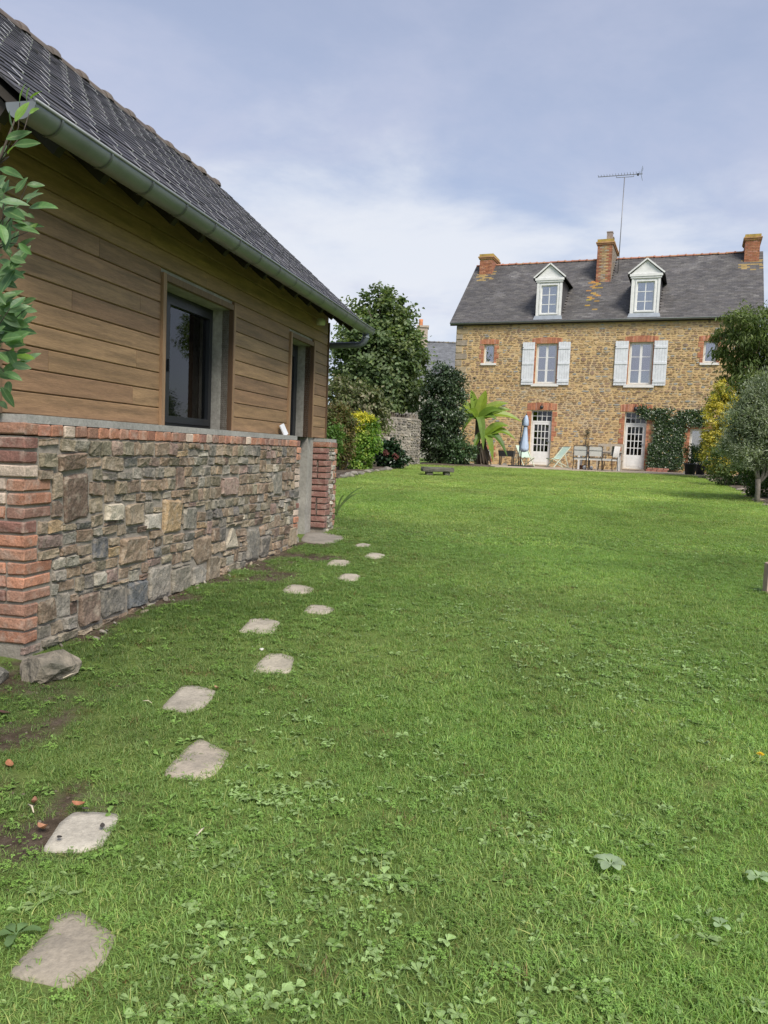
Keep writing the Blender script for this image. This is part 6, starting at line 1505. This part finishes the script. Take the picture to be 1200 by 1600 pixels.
# ---- single plants and litter on the lawn
def weed_thing(px, py, l, w, n, col, label, seed, name='broad_leaf_weed'):
    g = ground_at(px, py); o = empty(name, (g.x, g.y, float(gz(g.x, g.y))+.012), random.uniform(0, 6), label, 'weed')
    for i in range(n):
        r = random.Random(seed+i); a = 6.283*i/n+r.uniform(-.3, .3); d = Vector((math.cos(a), math.sin(a), 0)); sd = Vector((-d.y, d.x, 0)); ll = l*r.uniform(.7, 1.1); vs = []; fs = []
        for t, f in ((0, .10), (.2, .14), (.42, .8), (.6, 1.0), (.75, .8), (.9, .75), (1, .25)):
            c = d*ll*t+Vector((0, 0, .01+ll*.25*math.sin(t*2.6))); jj = 1+r.uniform(-.15, .15); vs += [c-sd*w*f*jj/2+Vector((0, 0, w*.08*f)), c, c+sd*w*f*jj/2+Vector((0, 0, w*.08*f))]
        for q in range(6): b = q*3; fs += [(b, b+1, b+4, b+3), (b+1, b+2, b+5, b+4)]
        mb = MB(); mb.add(vs, fs, None, True); k = r.uniform(.85, 1.15); mb.build('leaf', M['banana_leaf'], o, tuple(v*k for v in col))
weed_thing(953, 1365, .055, .034, 7, (.33, .42, .25), 'lone grey-green weed rosette with lobed leaves in open grass', 5)
weed_thing(1183, 1385, .045, .03, 5, (.32, .44, .22), 'low plantain rosette of round pale leaves at the lawn edge by the dandelion', 25)
weed_thing(1125, 1460, .036, .024, 4, (.32, .44, .22), 'small pale three-leaved weed in the grass', 45)
weed_thing(25, 1478, .06, .026, 5, (.16, .26, .10), 'weed with long pale leaves beside the pear-shaped stepping stone', 65)
g = ground_at(1186, 1190); o = empty('dandelion', (g.x, g.y, float(gz(g.x, g.y))), 0, 'single yellow dandelion flower standing in the lawn', 'dandelion')
MB().tube([(0, 0, 0), (.004, 0, .026)], .002, 6).build('stem', M['leaf'], o)
fl = MB()
for ring, (rr, zz, nn) in enumerate(((.019, .028, 16), (.013, .032, 12), (.007, .035, 8))):
    for k in range(nn): a = 6.283*k/nn+ring*.2; ca, sa = math.cos(a), math.sin(a); fl.add([(0.004, 0, zz-.004), (.004+rr*.7*ca-sa*.0025, rr*.7*sa+ca*.0025, zz), (.004+rr*ca, rr*sa, zz+.001), (.004+rr*.7*ca+sa*.0025, rr*.7*sa-ca*.0025, zz)], [(0,1,2,3)], (.72, .50, .02))
fl.build('flower', M['bloom'], o)
def dead(px, py, l, col, label, yaw, curl=.25, on=0.0):
    g = ground_at(px, py); n = 6; vs = []; fs = []
    for i in range(n+1):
        t = i/n; w = l*.55*math.sin(math.pi*(t*.95+.03))**.7; z = l*curl*(t-.5)**2*2
        for s in (-1, 0, 1): vs.append((s*w/2, (t-.5)*l, z+abs(s)*w*curl*.5+.004))
    for i in range(n): b = i*3; fs += [(b, b+1, b+4, b+3), (b+1, b+2, b+5, b+4)]
    mb = MB(); mb.add(vs, fs, None, True); o = mb.build('fallen_leaf', M['dead_leaf'], None, col); o.location = (g.x, g.y, float(gz(g.x, g.y))+.012+on); o.rotation_euler = (random.uniform(-.2, .2), random.uniform(-.2, .2), yaw); tag(o, label, 'leaf', 'fallen leaves near the stepping stones')
dead(14, 1203, .055, (.36, .15, .075), 'orange-brown fallen leaf on the bare soil left of the path', .6)
dead(123, 1270, .050, (.40, .17, .09), 'orange fallen leaf on the top edge of the pale stepping stone', 1.4, .5, .012)
dead(134, 1279, .035, (.09, .07, .06), 'dark flat dead leaf on the pale stepping stone below the orange one', 1.2, .1, .012)
dead(67, 1303, .05, (.42, .21, .12), 'curled orange leaf in the grass left of the pale stepping stone', 1.0, .7)
dead(54, 1263, .04, (.27, .13, .08), 'small brown fallen leaf upright in the grass', .2, .9)
dead(93, 1322, .03, (.035, .03, .028), 'black curled leaf on the near half of the pale stepping stone', .7, .15, .010)
dead(160, 1305, .03, (.06, .05, .045), 'tiny dark leaf on the right half of the pale stepping stone', .4, .15, .010)
dead(338, 1081, .035, (.33, .20, .11), 'curled brown leaf at the corner of the five-sided stepping stone', .9, .8)
dead(6, 1120, .06, (.12, .06, .05), 'dark red fallen leaf on soil below the rocks', 1.5)
for px, py, l, yaw, lab in ((313, 1308, .05, -.3, 'pale straw sliver in the grass right of the pale stepping stone'), (110, 1062, .10, -.4, 'pale dry stalk lying beside the angular rock'), (48, 1275, .07, .7, 'pale dry stalk in the grass beside the upright brown leaf'), (230, 1105, .05, 1.3, 'pale dry stalk left of the five-sided stepping stone')):
    g = ground_at(px, py); mb = MB(); mb.tube([(0, -l/2, 0), (.004, 0, .008), (0, l/2, .004)], [.002, .0035, .0015], 6); o = mb.build('dry_stalk', mat('straw', rgb=(.52, .45, .33), var=.15, scale=30, bump=0, rough=.8) if 'straw' not in M else M['straw']); o.location = (g.x, g.y, float(gz(g.x, g.y))+.018); o.rotation_euler = (0, 0, yaw); tag(o, lab, 'stalk', 'dry stalks')
